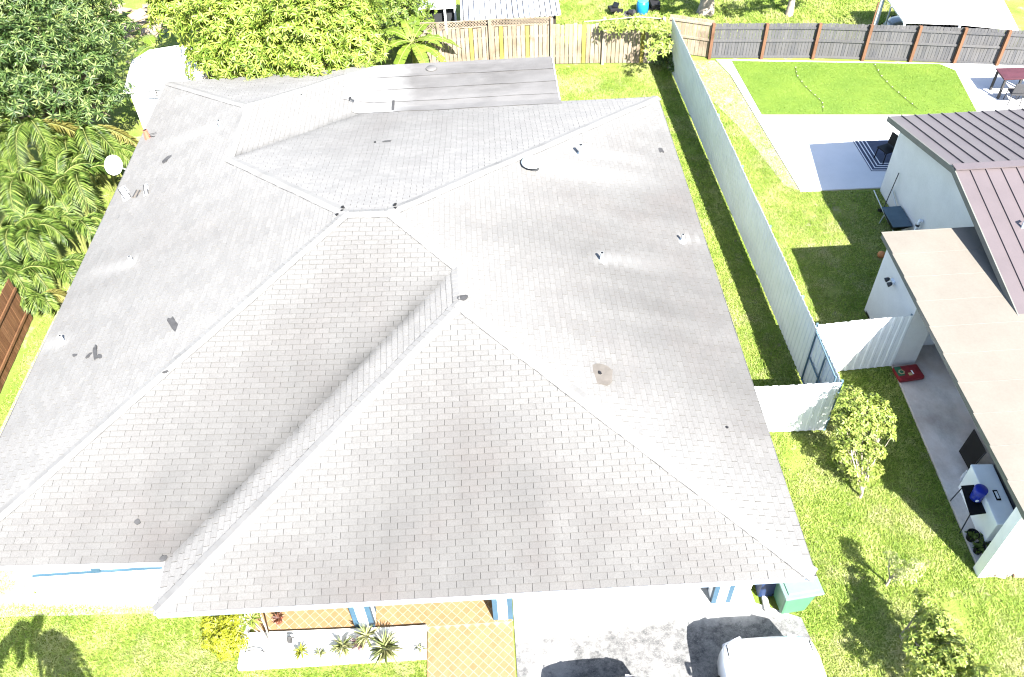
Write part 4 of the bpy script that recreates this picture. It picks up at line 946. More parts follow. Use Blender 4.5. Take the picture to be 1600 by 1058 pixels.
np_(MB().box(WX+.2, XE-.2, 14.16, 14.36, 0, 2.5).build('wall', MAT['nb_wall'])); np_(MB().box(XE-.4, XE-.2, 6.05, 14.16, 0, 2.5).build('wall', MAT['nb_wall'])); np_(MB().box(6.25, XE-.2, 5.85, 6.05, 0, 2.5).build('wall', MAT['nb_wall']))
# flat tan roof over room and porch
TZ = 2.62
fr = np_(MB().prism([(4.47, 0.85), (XE, .85), (XE, 5.93), (7.11, 6.02), (7.10, 9.24), (4.68, 9.28)], TZ-.17, TZ-.012).build('flat_roof', MAT['fascia_grey']))
ys = np.linspace(.80, 9.28, 11)
for i in range(10):
    y0, y1 = ys[i], ys[i+1]+.02; x0 = 4.44+(4.66-4.44)*((y0+y1)/2-.8)/8.5; x1 = XE if y1 < 5.95 else 7.09
    MB().box(x0, x1, y0, y1, TZ-.010, TZ+.004+.0015*(i % 2)+random.uniform(0, .001)).build('roof_sheet', MAT['tan_roof'], fr)
    MB().tube([(x0+.02, y1-.02, TZ+.005)]+[(x0+(x1-x0)*t, y1-.02+random.uniform(-.012, .012), TZ+.005) for t in np.linspace(.1, .9, 12)]+[(x1-.02, y1-.02, TZ+.005)], .0055, 4).build('sheet_seam', MAT['fascia_grey'], fr)
np_(MB().prism([(4.84, 6.98), (5.42, 6.98), (5.42, 7.12), (5.0, 7.12), (5.0, 9.0), (6.0, 9.0), (6.0, 9.1), (4.84, 9.1)], 0, TZ-.17).build('room_wall', MAT['nb_wall']))
np_(MB().box(5.42, 6.25, 7.6, 7.7, 0.08, TZ-.17).build('door', MAT['fence_white']))
np_(MB().box(6.20, 6.30, 1.25, 7.6, 0, TZ-.17).build('porch_wall', MAT['nb_wall']))
np_(MB().box(4.52, 9.5, .98, 1.22, 0, TZ-.17).build('front_wall', MAT['white']))
q = atx(1396, 440, 4.84); fl = np_(MB().box(q[0]-.05, q[0], q[1]-.07, q[1]+.07, q[2]-.05, q[2]+.05).build('flood_light', MAT['trim_white']))
for dy in (-.09, .09): MB().lathe([(.02, 0), (.05, .03), (.065, .12), (.05, .125)], (q[0]-.07, q[1]+dy, q[2]+.03), 12, rotm('Y', -2.0)).build('lamp_head', MAT['dark_metal'], fl)
q = Vector((7.75, 8.55, 0)); q.z = FZ+(q.y-FY)*(RZ-FZ)/(RY-FY); np_(MB().tube([(q.x, q.y, q.z), (q.x, q.y, q.z+.22), (q.x+.12, q.y+.02, q.z+.24)], .035, 8).build('vent_pipe', MAT['galv']))
for k, (px, py) in enumerate(((1548, 897), (1562, 900), (1577, 896), (1590, 900), (1540, 893))):
    q = at(px, py, .05); R = rotz(random.uniform(-.5, .5)); o = MB().obox(0, 0, .04, .2, .1, .08, rot=R, bevel=.006).build('brick', plain('loose brick %d' % k, random.choice(((.36, .30, .26), (.30, .18, .13), (.42, .39, .36))), .9)); o.location = q
    tag(o, ('second loose brick from the left at the neighbour\'s white front wall', 'middle one of the loose bricks at the neighbour\'s white front wall', 'second loose brick from the right at the neighbour\'s white front wall', 'rightmost loose brick at the neighbour\'s white front wall', 'leftmost loose brick at the neighbour\'s white front wall')[k], 'brick', 'loose bricks by the front wall')

# ------------------------------------------------------------------ things on the neighbour's porch
MAT['freezer'] = plain('white enamel', (0.76, 0.80, 0.82), 0.35, 0.04, 2)
MAT['black'] = plain('black plastic', (0.006, 0.0065, 0.0075), 0.55, spec=.15); MAT['grey_plastic'] = plain('grey plastic', (.045, .045, .048), .5)
fz = empty('chest_freezer', (5.17, 2.42, .08), -.06); tag(fz, 'long white chest freezer standing along the porch wall', 'freezer')
MB().obox(0, 0, .40, .46, 1.52, .80, bevel=.02).build('body', MAT['freezer'], fz); MB().obox(0, 0, .845, .48, 1.54, .075, bevel=.02).build('lid', MAT['freezer'], fz)
hb = MB().obox(.02, -.05, .888, .10, .26, .014, bevel=.004).build('handle', MAT['black'], fz); MB().obox(.02, -.05, .898, .05, .18, .010).build('inset', MAT['freezer'], hb)
MB().obox(.32, 0, .5, .10, 1.5, 1.0).build('dark_gap_panel', MAT['dark_metal'], fz)  # added dark panel imitates the shaded gap behind the freezer
mt = empty('floor_mat', at(1517, 705, .3)); tag(mt, 'black rubber sheet leaning on the porch wall above the freezer', 'rubber mat')
P4_ = [at(1498, 705, .10), at(1515, 736, .10), at(1541, 706, .62), at(1522, 670, .62)]; b0 = np.array(mt.location); MB().thick([p-b0 for p in P4_], (.02, 0, -.02)).build('sheet', MAT['black'], mt); MB().tube([tuple(p-b0+np.array([0, 0, .01])) for p in (P4_[1], P4_[2])], .012, 5).build('edging', MAT['grey_plastic'], mt)
tb = empty('side_table', (0, 0, .08)); tag(tb, 'small black folding table in front of the freezer', 'table'); tz = .66
tp = [at(1502, 759, tz+.08), at(1527, 757, tz+.08), at(1546, 801, tz+.08), at(1516, 805, tz+.08)]; tb.location = (float(np.mean([p[0] for p in tp])), float(np.mean([p[1] for p in tp])), .08); b0 = np.array(tb.location)
MB().thick([p-b0-np.array([0, 0, .02]) for p in (tp[3], tp[2], tp[1], tp[0])], (0, 0, .02)).build('top', MAT['black'], tb)
for p in tp: q = p-b0; MB().tube([(q[0]*.9, q[1]*.9, q[2]-.02), (q[0]*1.05, q[1]*1.1, 0)], .014, 6).build('leg', MAT['dark_metal'], tb)
MAT['blue'] = plain('blue plastic', (0.012, 0.028, 0.30), 0.3, .1, spec=.5)
jg = empty('water_jug', at(1524, 779, .76)); tag(jg, 'large blue water jug with lid on the black table', 'jug'); MB().lathe([(.10, 0), (.125, .02), (.13, .12), (.12, .15), (.13, .18), (.125, .27), (.09, .31)], (0, 0, 0), 20).build('body', MAT['blue'], jg); MB().lathe([(.14, .30), (.142, .36), (.12, .375), (.0, .38)], (0, 0, 0), 20).build('lid', MAT['blue'], jg); MB().obox(-.05, -.125, .10, .06, .02, .05).build('label_patch', MAT['trim_white'], jg)
bt = empty('bottles', at(1512, 748, .5)); bt.location = at(1512, 750, .74)
mglass = Mt('clear plastic', .15, .5); mglass.col((.6, .62, .68)); mglass.b.inputs['Transmission Weight'].default_value = .15; MAT['clear'] = mglass.m
bpy.data.objects.remove(bt)
for k, (dx, dy) in enumerate(((0, 0), (.09, .04), (-.06, .08), (.05, .13))):
    q = at(1511, 745, .25); o = empty('plastic_bottle', (q[0]+dx, q[1]+dy-.05, .08)); o.scale = (1.2, 1.2, 1.15); tag(o, 'clear plastic bottle in the cluster beside the freezer end', 'bottle', 'plastic bottles by the freezer')
    MB().lathe([(.035, 0), (.04, .02), (.04, .2), (.015, .27), (.014, .3)], (0, 0, 0), 12).build('body', MAT['clear'], o); MB().lathe([(.017, .295), (.017, .32), (0, .32)], (0, 0, 0), 10).build('cap', MAT['trim_white'], o)
pot = empty('dark_pots', at(1520, 850, .1)); bpy.data.objects.remove(pot)
for k, (px, py, r, lab) in enumerate(((1516, 842, .13, 'dark pot under the table near the lawn edge'), (1526, 862, .11, 'dark pot nearest the porch front corner'), (1535, 850, .10, 'small dark pot beside the freezer foot'))):
    o = empty('plant_pot', at(px, py, .08)); tag(o, lab, 'pot'); MB().lathe([(r*.7, 0), (r, .2), (r*1.05, .21), (r*.9, .2), (r*.8, .12), (0, .12)], (0, 0, 0), 14).build('pot', MAT['black'] if k != 2 else MAT['grey_plastic'], o)
    V, F = rosettes(np.array([[0, 0, .16]]*3), np.tile([[0, 0, 1.0]], (3, 1)), 7, .16, .05); npmesh('leaves', V, F, MAT['small_green'], o)
MAT['bag_red'] = plain('red bag film', (0.20, 0.016, 0.022), .4, .15, 8); MAT['bag_green'] = plain('green bag print', (.02, .12, .06), .4); MAT['bag_cream'] = plain('cream bag print', (.46, .38, .20), .5)
bgp = [at(1393, 577, .1), at(1436, 571, .1), at(1441, 594, .1), at(1402, 600, .1)]; bc = np.mean(bgp, 0); bgo = empty('soil_bag', (bc[0], bc[1], .08)); tag(bgo, 'red printed soil bag lying at the back of the porch', 'bag')
bd = unit(bgp[1]-bgp[0]); R = basis(Vector(bd), Vector((0, 0, 1))); MB().obox(0, 0, .07, .66, .46, .13, rot=R, bevel=.045).build('bag', MAT['bag_red'], bgo)
q = R @ Vector((-.23, .05, .137)); MB().obox(q.x, q.y, q.z, .17, .30, .004, rot=R).build('green_print', MAT['bag_green'], bgo); q = R @ Vector((-.19, .02, .141)); MB().lathe([(.085, 0), (.085, .003)], q, 6, R).build('emblem', MAT['bag_cream'], bgo); q = R @ Vector((-.19, .02, .145)); MB().lathe([(.055, 0), (.055, .003)], q, 6, R).build('emblem_centre', MAT['bag_green'], bgo)
q = R @ Vector((.0, -.08, .137)); MB().obox(q.x, q.y, q.z, .09, .09, .004, rot=R).build('picture', MAT['bag_cream'], bgo); q = R @ Vector((.08, -.03, .137)); MB().obox(q.x, q.y, q.z, .035, .13, .004, rot=R).build('letter_bar', MAT['trim_white'], bgo)

# ------------------------------------------------------------------ along the neighbour's gable wall
o = empty('ball', at(1377, 398, .11)); tag(o, 'orange ball on the shaded grass by the flat roof', 'ball'); mb = MB(); mb.lathe([(.11*math.sin(t), -.11*math.cos(t)) for t in np.linspace(0.02, 3.12, 12)], (0, 0, 0), 18); mb.build('skin', plain('orange rubber', (.42, .17, .06), .6), o); MB().tube([(.112*math.cos(t), .112*math.sin(t), 0) for t in np.linspace(0, 6.28, 20)], .003, 4).build('seam', MAT['tar'], o)
wb = empty('wheelbarrow', (6.78, 12.35, 0)); tag(wb, 'dark wheelbarrow parked against the neighbour\'s gable wall', 'wheelbarrow')
mb = MB(); mb.obox(0, 0, .42, .34, .55, .26, taper=1.7); mb.build('tub', MAT['black'], wb); MB().obox(0, 0, .545, .50, .82, .012).build('load', MAT['tar_grey'], wb); MB().obox(0, .0, .56, .58, .96, .02).build('rim', plain('blue rim', (.06, .10, .13), .5), wb)
for s in (-1, 1): MB().tube([(s*.10, -.6, .2), (s*.20, .3, .38), (s*.28, 1.25, .62)], .018, 6).build('handle', MAT['galv'], wb); MB().tube([(s*.2, .35, .38), (s*.24, .4, 0)], .016, 6).build('leg', MAT['galv'], wb)
MB().lathe([(.10, -.04), (.18, -.03), (.19, 0), (.18, .03), (.10, .04)], (0, -.58, .19), 18, rotm('Y', math.pi/2)).build('wheel', MAT['black'], wb)
o = empty('broom', (7.05, 13.45, 0)); tag(o, 'thin broom handle leaning on the gable wall', 'broom'); MB().tube([(-.22, -.15, .1), (.03, .12, 1.25)], .014, 6).build('handle', MAT['grey_plastic'], o); MB().obox(-.23, -.16, .06, .28, .06, .12).build('head', MAT['tar'], o)
o = empty('wall_pipe', (7.08, 11.55, 0)); tag(o, 'bent white vent pipe on the gable wall above the flat roof', 'pipe'); MB().tube([(.0, 0, 1.0), (-.06, 0, 1.05), (-.08, 0, .9), (-.08, 0, .1)], .05, 8).build('pipe', MAT['trim_white'], o); MB().lathe([(.06, 0), (.06, .06)], (-.08, 0, .84), 10).build('collar', MAT['grey_plastic'], o)
# patio: turf mat, rug, furniture, string lights
tq = [at(1143, 97), at(1468, 102), at(1492, 112), at(1528, 181), at(1190, 181)]
tag(MB().prism([(p[0], p[1]) for p in tq[::-1]], .03, .055).build('turf_mat', MAT['turf']), 'bright green artificial turf mat laid on the neighbour\'s patio', 'turf mat')
rg = empty('outdoor_rug', (7.0, 15.6, .041)); tag(rg, 'navy outdoor rug with white border lines under the gable wall', 'rug'); rp = [at(1333, 222, .04), at(1361, 269, .04)]
rx0, ry0, ry1 = 5.93, 15.35, 17.35; MAT['navy'] = plain('navy weave', (.045, .055, .085), .9, .1, 6); MAT['rug_white'] = plain('white weave', (.55, .56, .58), .9)
rp0, rp1, rp2 = at(1332, 222), at(1361, 269), at(1390, 269); RL = empty
ax = np.array(rp2-rp1)[:2]; ax = unit(ax); ay = np.array(rp0-rp1)[:2]; lyy = np.linalg.norm(ay); ay = unit(ay); c0 = rp1[:2]
def rugquad(i, j0, w0, w1, z0, z1, name, mat): pass
def rp_(u, v): q = c0+ax*u+ay*v-np.array(rg.location[:2]); return (float(q[0]), float(q[1]))
MB().prism([rp_(0, 0), rp_(2.2, 0), rp_(2.2, lyy), rp_(0, lyy)], 0, .012).build('weave', MAT['navy'], rg)
for u in (.02, .15, .27, .40):
    MB().prism([rp_(u, u), rp_(2.18, u), rp_(2.18, u+.035), rp_(u+.035, u+.035), rp_(u+.035, lyy-.01), rp_(u, lyy-.01)], .012, .016).build('border_line', MAT['rug_white'], rg)
def chair(label, x, y, rz, mat, group=None, s=1.0, z=.045):
    o = empty('patio_chair', (x, y, z), rz); tag(o, label, 'chair', group); MB().obox(0, 0, .43*s, .45*s, .45*s, .04, bevel=.01).build('seat', MAT[mat], o); MB().obox(0, .22*s, .68*s, .43*s, .035, .40*s, rot=rotm('X', -.15), bevel=.01).build('backrest', MAT[mat], o)
    for sx in (-1, 1):
        for sy in (-1, 1): MB().tube([(sx*.19*s, sy*.19*s, .42*s), (sx*.21*s, sy*.22*s, 0)], .016, 6).build('leg', MAT[mat], o)
    return o
q = at(1387, 238, .4); chair('black chair on the navy rug beside the gable wall', q[0], q[1]+.1, -1.2, 'black')
tq_ = [at(1557, 108, .8), at(1597, 111, .8), at(1610, 124, .8), at(1568, 122, .8)]; tc = np.mean(tq_, 0); td = empty('patio_table', (tc[0]+.1, tc[1], .04)); tag(td, 'high patio table with dull red top at the right edge', 'table'); MB().obox(0, 0, .78, 1.15, .75, .05, rot=rotz(-.05), bevel=.012).build('top', plain('dull red tabletop', (.062, .020, .026), .5), td)
for sx in (-1, 1):
    for sy in (-1, 1): MB().obox(sx*.5, sy*.3, .38, .07, .07, .76).build('leg', MAT['tar_grey'], td)
for k, (dx, dy, rz, lab) in enumerate(((-.15, -.62, 3.0, 'grey chair in front of the red-topped table'), (.42, -.60, 3.4, 'grey chair at the right front corner of the red-topped table'), (.9, .3, 1.6, 'grey chair at the right end of the red-topped table'))): chair(lab, td.location.x+dx, td.location.y+dy, rz, 'grey_plastic', 'grey chairs round the red-topped table')
for pts, lab in (([(1243, 105), (1245, 118), (1258, 135), (1272, 148), (1285, 160), (1286, 174)], 'left string of small white bulbs across the turf mat'), ([(1366, 100), (1376, 118), (1392, 135), (1412, 152), (1434, 170)], 'right string of small white bulbs across the turf mat')):
    o = empty('string_lights', at(*pts[0], .06)); tag(o, lab, 'string lights', 'string lights on the turf'); b0 = np.array(o.location); P_ = [at(px, py, .085)-b0 for px, py in pts]; MB().tube([tuple(p) for p in P_], .006, 5).build('wire', MAT['black'], o)
    for (a, b) in zip(P_[:-1], P_[1:]):
        for t in (.1, .6): c = a+(b-a)*t; MB().lathe([(0, -.015), (.013, -.006), (.013, .008), (0, .017)], c+np.array([0, 0, .03]), 8).build('bulb', MAT['white'], o)

# ------------------------------------------------------------------ yards beyond the fences
bs = empty('tin_shed', (-4.2, 24.6, 0)); tag(bs, 'white corrugated tin shed roof just behind the plank fence', 'shed')
def shed_panel(x0, x1, y0, z0, y1, z1):
    n = max(1, round((x1-x0)/.2)); vs, fs = [], []; xs = []
    for i in range(n):
        for fr_, h in ((0, 0), (.6, 0), (.7, .035), (.9, .035)): xs.append((x0+(x1-x0)*(i+fr_)/n, h))
    xs.append((x1, 0)); m = len(xs)
    vs = [(x, y0, z0+h) for x, h in xs]+[(x, y1, z1+h) for x, h in xs]; vs += [(x, y, z-.01) for x, y, z in vs]
    fs = [(i, i+1, m+i+1, m+i) for i in range(m-1)]+[(2*m+i+1, 2*m+i, 3*m+i, 3*m+i+1) for i in range(m-1)]
    return MB().add(vs, fs)
for i in range(4): put(shed_panel(-5.98+i*.93, -5.98+(i+1)*.93+.03, 23.52, 1.90+.003*i, 26.8, 2.15).build('roof_panel', MAT['fence_white']), bs)
for i in range(18): put(MB().obox(-5.88+i*.207, 25.16, 2.060, .030, 3.29, .05, rot=rotm('X', .0762)).build('roof_seam', MAT['tar_grey']), bs)
put(MB().box(-5.9, -2.4, 23.75, 26.6, 0, 1.86).build('wall', plain('dark shed board', (.03, .025, .02), .9)), bs)
p = at(690, 14, 1.7); ws = empty('white_lean_to', (p[0], p[1], 0)); tag(ws, 'white lean-to roof with dark opening left of the tin shed', 'lean-to')
MB().box(-1.0, .55, .3, 2.6, 1.55, 1.66).build('roof', MAT['white'], ws); MB().box(-.9, .45, .6, 2.5, 0, 1.55).build('wall', plain('dark opening', (.02, .022, .025), .8), ws)
for x in (-.8, .1, .5): MB().box(x-.04, x+.04, .36, .44, 0, 1.55).build('post', MAT['trim_white'], ws)
bb = empty('water_butt', at(1003, 20, .0)); bb.scale = (.72, .72, .55); tag(bb, 'blue plastic barrel behind the vine-covered fence', 'barrel'); MB().lathe([(.30, 0), (.36, .2), (.36, .7), (.30, .9), (.28, .92), (0, .92)], (0, 0, 0), 20).build('body', plain('azure plastic', (.01, .16, .36), .35), bb); MB().lathe([(.3, .93), (.3, .97), (0, .98)], (0, 0, 0), 20).build('lid', plain('pale azure', (.05, .33, .45), .4), bb)
for px, py, s_, lab in ((965, 16, .5, 'black tarp heap left of the blue barrel'), (984, 20, .35, 'small dark heap touching the blue barrel'), (1022, 8, .55, 'dark crate right of the blue barrel')):
    p = at(px, py, .2); o = empty('junk_heap', (p[0], p[1], 0)); tag(o, lab, 'junk'); 
    for k in range(5): MB().obox(random.uniform(-.4, .4)*s_, random.uniform(-.3, .3)*s_, .2*s_+k*.12*s_, random.uniform(.5, 1)*s_, random.uniform(.4, .8)*s_, .25*s_, rot=rotz(k*1.1) @ rotm('X', random.uniform(-.3, .3)), bevel=.02).build('sheet', MAT[random.choice(('black', 'tar', 'tar_grey'))], o)
for px, py, lab in ((205, 20, 'tan rubble heap between the dark mango tree and the bright one'), (222, 42, 'broken pale boards in front of the tan rubble heap')):
    p = at(px, py, .3); o = empty('rubble_heap', (p[0], p[1], 0)); tag(o, lab, 'rubble')
    for k in range(14): MB().obox(random.uniform(-.9, .9), random.uniform(-.7, .7), .1+random.random()*.4, random.uniform(.3, .9), random.uniform(.1, .4), .06, rot=rotz(random.random()*3) @ rotm('X', random.uniform(-.6, .6))).build('board', MAT['plank'], o)
tree('shade_tree', 'tree with pale trunk behind the dark picket fence', at(1232, 24), [((6.3, 24.75, 2.35), .62), ((7.5, 24.9, 2.4), .6), ((7.4, 27.2, 3.8), 1.3), ((9.0, 25.0, 2.5), .45), ((8.6, 26.0, 3.1), .7)], 'citrus', 7, .2, .07, 70, bark='pale_bark', trunk=.14)
tree('shade_tree', 'thick pale tree trunk behind the short plank fence', at(1102, 20), [((3.6, 24.9, 2.4), .6), ((5.0, 24.8, 2.35), .65), ((4.4, 27.6, 4.2), 1.4), ((4.3, 25.6, 3.0), .8)], 'small_green', 7, .2, .07, 70, bark='pale_bark', trunk=.30)
for px, h, lab in ((1366, 2.1, 'left grey pole behind the picket fence'), (1384, 2.1, 'right grey pole behind the picket fence')):
    p = at(px, 36, .7); o = empty('metal_pole', (p[0], p[1], 0)); tag(o, lab, 'pole', 'grey poles behind the picket fence'); MB().tube([(0, 0, 0), (.06, .05, h)], .035, 8).build('pole', MAT['galv'], o); MB().lathe([(.045, 0), (.05, .04), (0, .06)], (.06, .05, h), 8).build('cap', MAT['galv'], o)

# ------------------------------------------------------------------ vehicles
MAT['glass'] = plain('dark car glass', (0.012, 0.015, 0.018), 0.08, spec=.6); MAT['tyre'] = plain('tyre rubber', (.02, .02, .02), .9); MAT['rim'] = plain('alloy rim', (.35, .36, .37), .35, metal=.6)
def carpaint(name, c, rough=.25):
    m = Mt(name, rough, .5); m.col(m.mix(m.remap(m.noise(2.0, detail=3), .3, .8), c, tuple(v*.93 for v in c))); m.b.inputs['Coat Weight'].default_value = .5; m.b.inputs['Coat Roughness'].default_value = .08; return m.m
def loft(secs, smooth=True, cap=True):
    mb = MB(); n = len(secs[0]); vs = [p for s_ in secs for p in s_]
    fs = [(i*n+k, i*n+k+1, (i+1)*n+k+1, (i+1)*n+k) for i in range(len(secs)-1) for k in range(n-1)]
    mb.add(vs, fs, smooth)
    if cap: mb.add(secs[0], [tuple(range(n))]); mb.add(secs[-1], [tuple(range(n-1, -1, -1))])
    return mb
def body_sec(y, hw, zt, zb=.24, crown=.03):
    R_ = [(-hw*.90, zb), (-hw*.985, zb+.12), (-hw, (zb+zt)*.55), (-hw*.985, zt-.13), (-hw*.95, zt-.045), (-hw*.86, zt-.008), (-hw*.5, zt+crown*.7), (0, zt+crown)]
    R_ = R_+[(-x, z) for x, z in R_[-2::-1]]; return [(x, y, z) for x, z in R_]
def car(name, label, cat, loc, rz, paint, W=1.85, hood=1.0, roofz=1.65, L=4.6, nose=.80, hoodl=1.15, group=None):
    o = empty(name, loc, rz); tag(o, label, cat, group); h = W/2
    st = [(0.0, h*.62, nose*.80), (-.03, h*.74, nose*.93), (-.10, h*.85, nose), (-.22, h*.94, nose+(hood-nose)*.45), (-.5, h*.985, nose+(hood-nose)*.75), (-hoodl, h, hood), (-hoodl-.5, h, hood+.02), (-L*.6, h, hood+.03), (-L*.85, h*.99, hood+.02), (-L+.12, h*.93, hood), (-L, h*.84, hood-.12)]
    bd = loft([body_sec(y, w_, z) for y, w_, z in st]).build('body', paint, o)
    def cab(y, w_, z0, z1): return [(-w_, y, z0), (-w_*.93, y, z0+(z1-z0)*.6), (-w_*.82, y, z1-.03), (-w_*.70, y, z1), (0, y, z1+.02), (w_*.70, y, z1), (w_*.82, y, z1-.03), (w_*.93, y, z0+(z1-z0)*.6), (w_, y, z0)]
    hb = hood-.02; loft([cab(-hoodl+.02, h*.9, hb, hb+.03), cab(-hoodl-.62, h*.9, hb, roofz-.05), cab(-hoodl-1.0, h*.9, hb, roofz), cab(-L*.78, h*.9, hb, roofz-.02), cab(-L+.22, h*.88, hb, roofz-.22)], smooth=False).build('glasshouse', MAT['glass'], o)
    def rs(y, w_, z): return [(-w_*.80, y, z-.02), (-w_*.6, y, z+.02), (0, y, z+.045), (w_*.6, y, z+.02), (w_*.80, y, z-.02), (w_*.78, y, z-.05), (-w_*.78, y, z-.05), (-w_*.80, y, z-.02)]
    loft([rs(-hoodl-.60, h*.9, roofz-.05), rs(-hoodl-1.0, h*.9, roofz+.005), rs(-L*.78, h*.9, roofz-.01), rs(-L+.3, h*.88, roofz-.18)]).build('roof', paint, o)
    for s in (-1, 1):
        for (y0, y1, z1) in ((-hoodl+.05, -hoodl-.65, roofz-.04), (-L*.56, -L*.56, roofz), (-L+.25, -L+.45, roofz-.12)): MB().tube([(s*h*.91, y0, hood-.03), (s*h*.86, (y0+y1)/2, (hood+z1)/2+.1), (s*h*.76, y1, z1)], .04, 6).build('pillar', paint, o)
        hl = MB().obox(s*h*.66, -.075, nose-.14, h*.42, .10, .15, rot=rotz(s*-.35), bevel=.03).build('headlight', MAT['clear'], o)
        MB().tube([(s*h, -hoodl-.45, hood+.02), (s*(h+.14), -hoodl-.43, hood+.10)], .03, 6).build('mirror_arm', MAT['black'], o); MB().obox(s*(h+.17), -hoodl-.45, hood+.13, .20, .11, .15, bevel=.03).build('mirror', paint, o)
        for y in (-.82, -L+.85):
            wl = MB().lathe([(.20, -.10), (.31, -.10), (.335, -.05), (.335, .05), (.31, .10), (.20, .10)], (s*(h-.10), y, .335), 24, rotm('Y', math.pi/2)).build('wheel', MAT['tyre'], o); MB().lathe([(.0, -.07), (.20, -.08), (.20, .08), (.0, .07)], (s*(h-.10), y, .335), 16, rotm('Y', math.pi/2)).build('rim', MAT['rim'], wl)
    MB().obox(0, -.02, nose*.62, W*.5, .06, .16, bevel=.02).build('grille', MAT['black'], o); MB().obox(0, -.03, .36, W*.72, .12, .14, bevel=.04).build('bumper', paint, o)
    for s in (-1, 1): MB().tube([(s*h*.82, -.18, nose+(hood-nose)*.4+.005), (s*h*.84, -.6, nose+(hood-nose)*.8-.012), (s*h*.86, -hoodl+.1, hood-.018)], .010, 4).build('hood_gap', MAT['black'], o)
    MB().tube([(-h*.7, -hoodl+.10, hood+.03), (h*.1, -hoodl+.06, hood+.055)], .012, 5).build('wiper', MAT['black'], o)
    return o
car('parked_car', 'white car nosed up to the carport, front corner in the frame', 'car', (-0.56, -0.38, .03), .0, carpaint('white car paint', (.80, .81, .82)), W=1.92, hood=1.06, nose=.95, roofz=1.62)
car('parked_car', 'black car at the bottom edge with only its nose showing', 'car', (-3.74, -0.88, .03), .02, carpaint('black car paint', (.012, .013, .016)), W=1.80, hood=.92, nose=.74, roofz=1.42)
cv = empty('white_canopy', (12.4, 23.4, 0)); tag(cv, 'broad white canopy roof behind the dark picket fence', 'canopy'); b0 = np.array(cv.location); CZ = 1.4
cq = [at(1412, 34, CZ), at(1502, 37, CZ), at(1592, 46, CZ), at(1562, -12, CZ), at(1380, -12, CZ)]; MB().thick([p-b0-np.array([0, 0, .06]) for p in cq], (0, 0, .06)).build('roof_sheet', MAT['white'], cv)
for p in (cq[0], cq[1], cq[2], cq[3], cq[4]): q = (p-b0)*.96; MB().tube([(q[0], q[1], 0), (q[0], q[1], CZ-.05)], .05, 8).build('post', MAT['trim_white'], cv)
car('parked_car', 'dark car standing under the white canopy', 'car', (10.6, 23.9, 0), math.pi/2-.20, carpaint('slate car paint', (.02, .025, .035)), W=1.6, hood=.78, nose=.6, roofz=1.2, L=4.0, hoodl=.8)

# ------------------------------------------------------------------ green wheeled bin by the right corner
gb = empty('wheeled_bin', (.37, .70, .03), .10); tag(gb, 'green wheeled bin with pale lid under the front right roof corner', 'bin'); MAT['bin_green'] = plain('green bin plastic', (.065, .18, .105), .45, .08, 3); MAT['bin_lid'] = plain('sun-bleached green lid', (.125, .21, .175), .45, .06, 3)
bm_ = MB(); bm_.obox(0, 0, .50, .52, .52, .92, bevel=.05, taper=1.28); bm_.build('body', MAT['bin_green'], gb)
ld = MB(); ld.obox(0, -.02, .995, .80, .78, .06, bevel=.02); ld.obox(0, -.03, 1.035, .64, .60, .05, bevel=.02); ld.build('lid', MAT['bin_lid'], gb)
MB().tube([(-.3, .36, .95), (-.3, .44, 1.0), (.3, .44, 1.0), (.3, .36, .95)], .018, 6).build('handle', MAT['bin_green'], gb)
for s in (-1, 1): MB().lathe([(.05, -.03), (.12, -.03), (.125, 0), (.12, .03), (.05, .03)], (s*.27, .28, .125), 16, rotm('Y', math.pi/2)).build('wheel', MAT['black'], gb)
for k, (x, z) in enumerate(((.02, .20), (.09, .20), (.16, .20))): MB().tube([(x-.03, -.262, z-.04), (x, -.265, z+.04), (x+.025, -.262, z-.03)], .008, 5).build('print_mark', MAT['dark_metal'], gb)
bb2 = empty('blue_bin', (-.02, 1.05, .02)); tag(bb2, 'dark blue recycling bin half hidden behind the green bin', 'bin'); MB().obox(0, 0, .42, .42, .42, .80, bevel=.05, taper=1.1).build('body', plain('navy bin plastic', (.012, .03, .09), .5), bb2); MB().obox(0, 0, .85, .48, .48, .05, bevel=.02).build('lid', bpy.data.materials['navy bin plastic'], bb2)

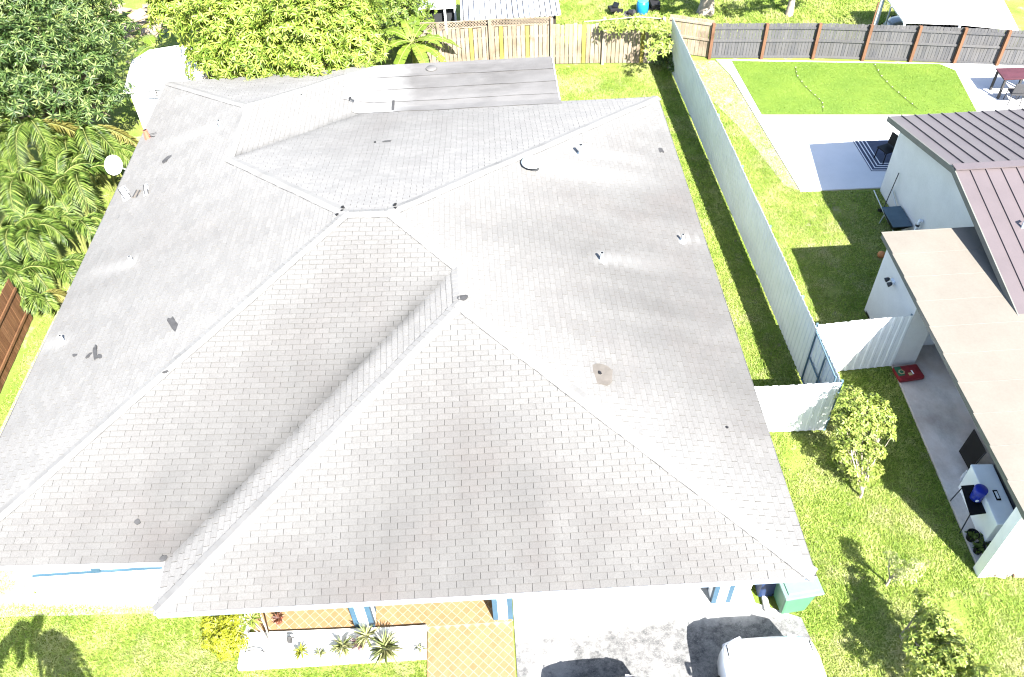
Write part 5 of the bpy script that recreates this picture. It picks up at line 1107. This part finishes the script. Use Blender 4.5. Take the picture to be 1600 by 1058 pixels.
# ------------------------------------------------------------------ grass: uncountable, one stuff object for each lawn
def noise2(x, y, s, seed):
    r_ = np.random.default_rng(seed); v = np.zeros_like(x)
    for k in range(7): a = r_.random()*6.28; f = s*(.6+r_.random()*1.6); v += np.sin((x*math.cos(a)+y*math.sin(a))*f+r_.random()*6.28)
    return v/3.5
def lawn(name, label, poly, dens, holes=(), h=.048, w_=.024, bare=.35, seed=1, mat='grass', z=0.0, lean=1.5):
    xs = [p[0] for p in poly]; ys = [p[1] for p in poly]; n = int((max(xs)-min(xs))*(max(ys)-min(ys))*dens)
    r_ = np.random.default_rng(seed); x = r_.uniform(min(xs), max(xs), n); y = r_.uniform(min(ys), max(ys), n); k = inpoly(x, y, poly)
    for hpoly in holes: k &= ~inpoly(x, y, hpoly)
    nv = noise2(x, y, 2.2, seed)+.5*noise2(x, y, 6.0, seed+9); k &= (r_.random(n) > np.clip((nv-.9+bare)*1.3, 0, .93))
    x, y, nv = x[k], y[k], nv[k]; n = len(x); a = r_.random(n)*6.283; hh = h*(.5+.9*r_.random(n)); ln = hh*lean*(.3+r_.random(n)); ww = w_*(.6+.8*r_.random(n))/2
    b2 = r_.random(n)*6.283; P = np.stack([x, y, np.full(n, z)], 1); sd = np.stack([np.cos(a), np.sin(a), np.zeros(n)], 1); tip = P+np.stack([np.cos(b2)*ln, np.sin(b2)*ln, hh], 1)
    V = np.stack([P-sd*ww[:, None], P+sd*ww[:, None], tip], 1).reshape(-1, 3); F = np.arange(3*n).reshape(-1, 3)
    o = npmesh(name, V, F, MAT[mat], attrs={'rnd': np.repeat(np.clip(r_.random(n)*.8+.1-nv*.12, 0, 1), 3)}); tag(o, label, 'grass', kind='stuff'); return o
lawn('grass', 'sunlit front lawn left of the tiled walkway', [(-18.0, -1.6), (-7.17, -1.6), (-7.17, 0.0), (-10.95, 0.02), (-10.95, .75), (-12.0, 1.45), (-18.0, 1.95)], 2600, seed=3, bare=.12)
lawn('grass', 'side lawn between driveway and the neighbour\'s porch', [(.66, -1.8), (6.5, -1.8), (6.5, .95), (4.5, 1.0), (4.58, 1.25), (4.82, 6.9), (2.5, 6.85), (2.5, 5.0), (-.45, 5.05), (-.42, 1.05), (.1, .85), (.60, .35)], 2400, seed=5, bare=.18)
lawn('grass', 'strip of grass between the house and the white metal fence', [(-.45, 5.15), (2.42, 5.15), (1.9, 22.9), (-9, 23.3), (-9, 19.1), (-3.0, 19.1), (-3.0, 15.8), (-.45, 15.8)], 1500, seed=7, bare=.10)
lawn('grass', 'neighbour\'s patchy lawn beside the metal fence and patio', [(2.5, 6.95), (4.8, 7.0), (4.8, 9.1), (7.1, 9.1), (7.1, 14.35), (4.6, 14.5), (4.02, 21.9), (3.7, 22.9), (1.95, 23.3)], 1500, seed=9, bare=.30)
lawn('grass', 'far lawns beyond the back fences', [(-3, 23.6), (1.9, 23.5), (4, 23.6), (14.5, 22.9), (15, 33), (-3, 33)], 420, seed=11, h=.10, w_=.035)
lawn('grass', 'thin grass along the left wall of the house', [(-18.3, 2.1), (-16.2, 2.1), (-15.7, 19), (-18.3, 19)], 700, seed=13, bare=.9)
lawn('turf_pile', 'short bright pile of the artificial turf mat', [(p[0], p[1]) for p in tq], 900, seed=15, h=.014, w_=.03, bare=-2, mat='turf', z=.055)
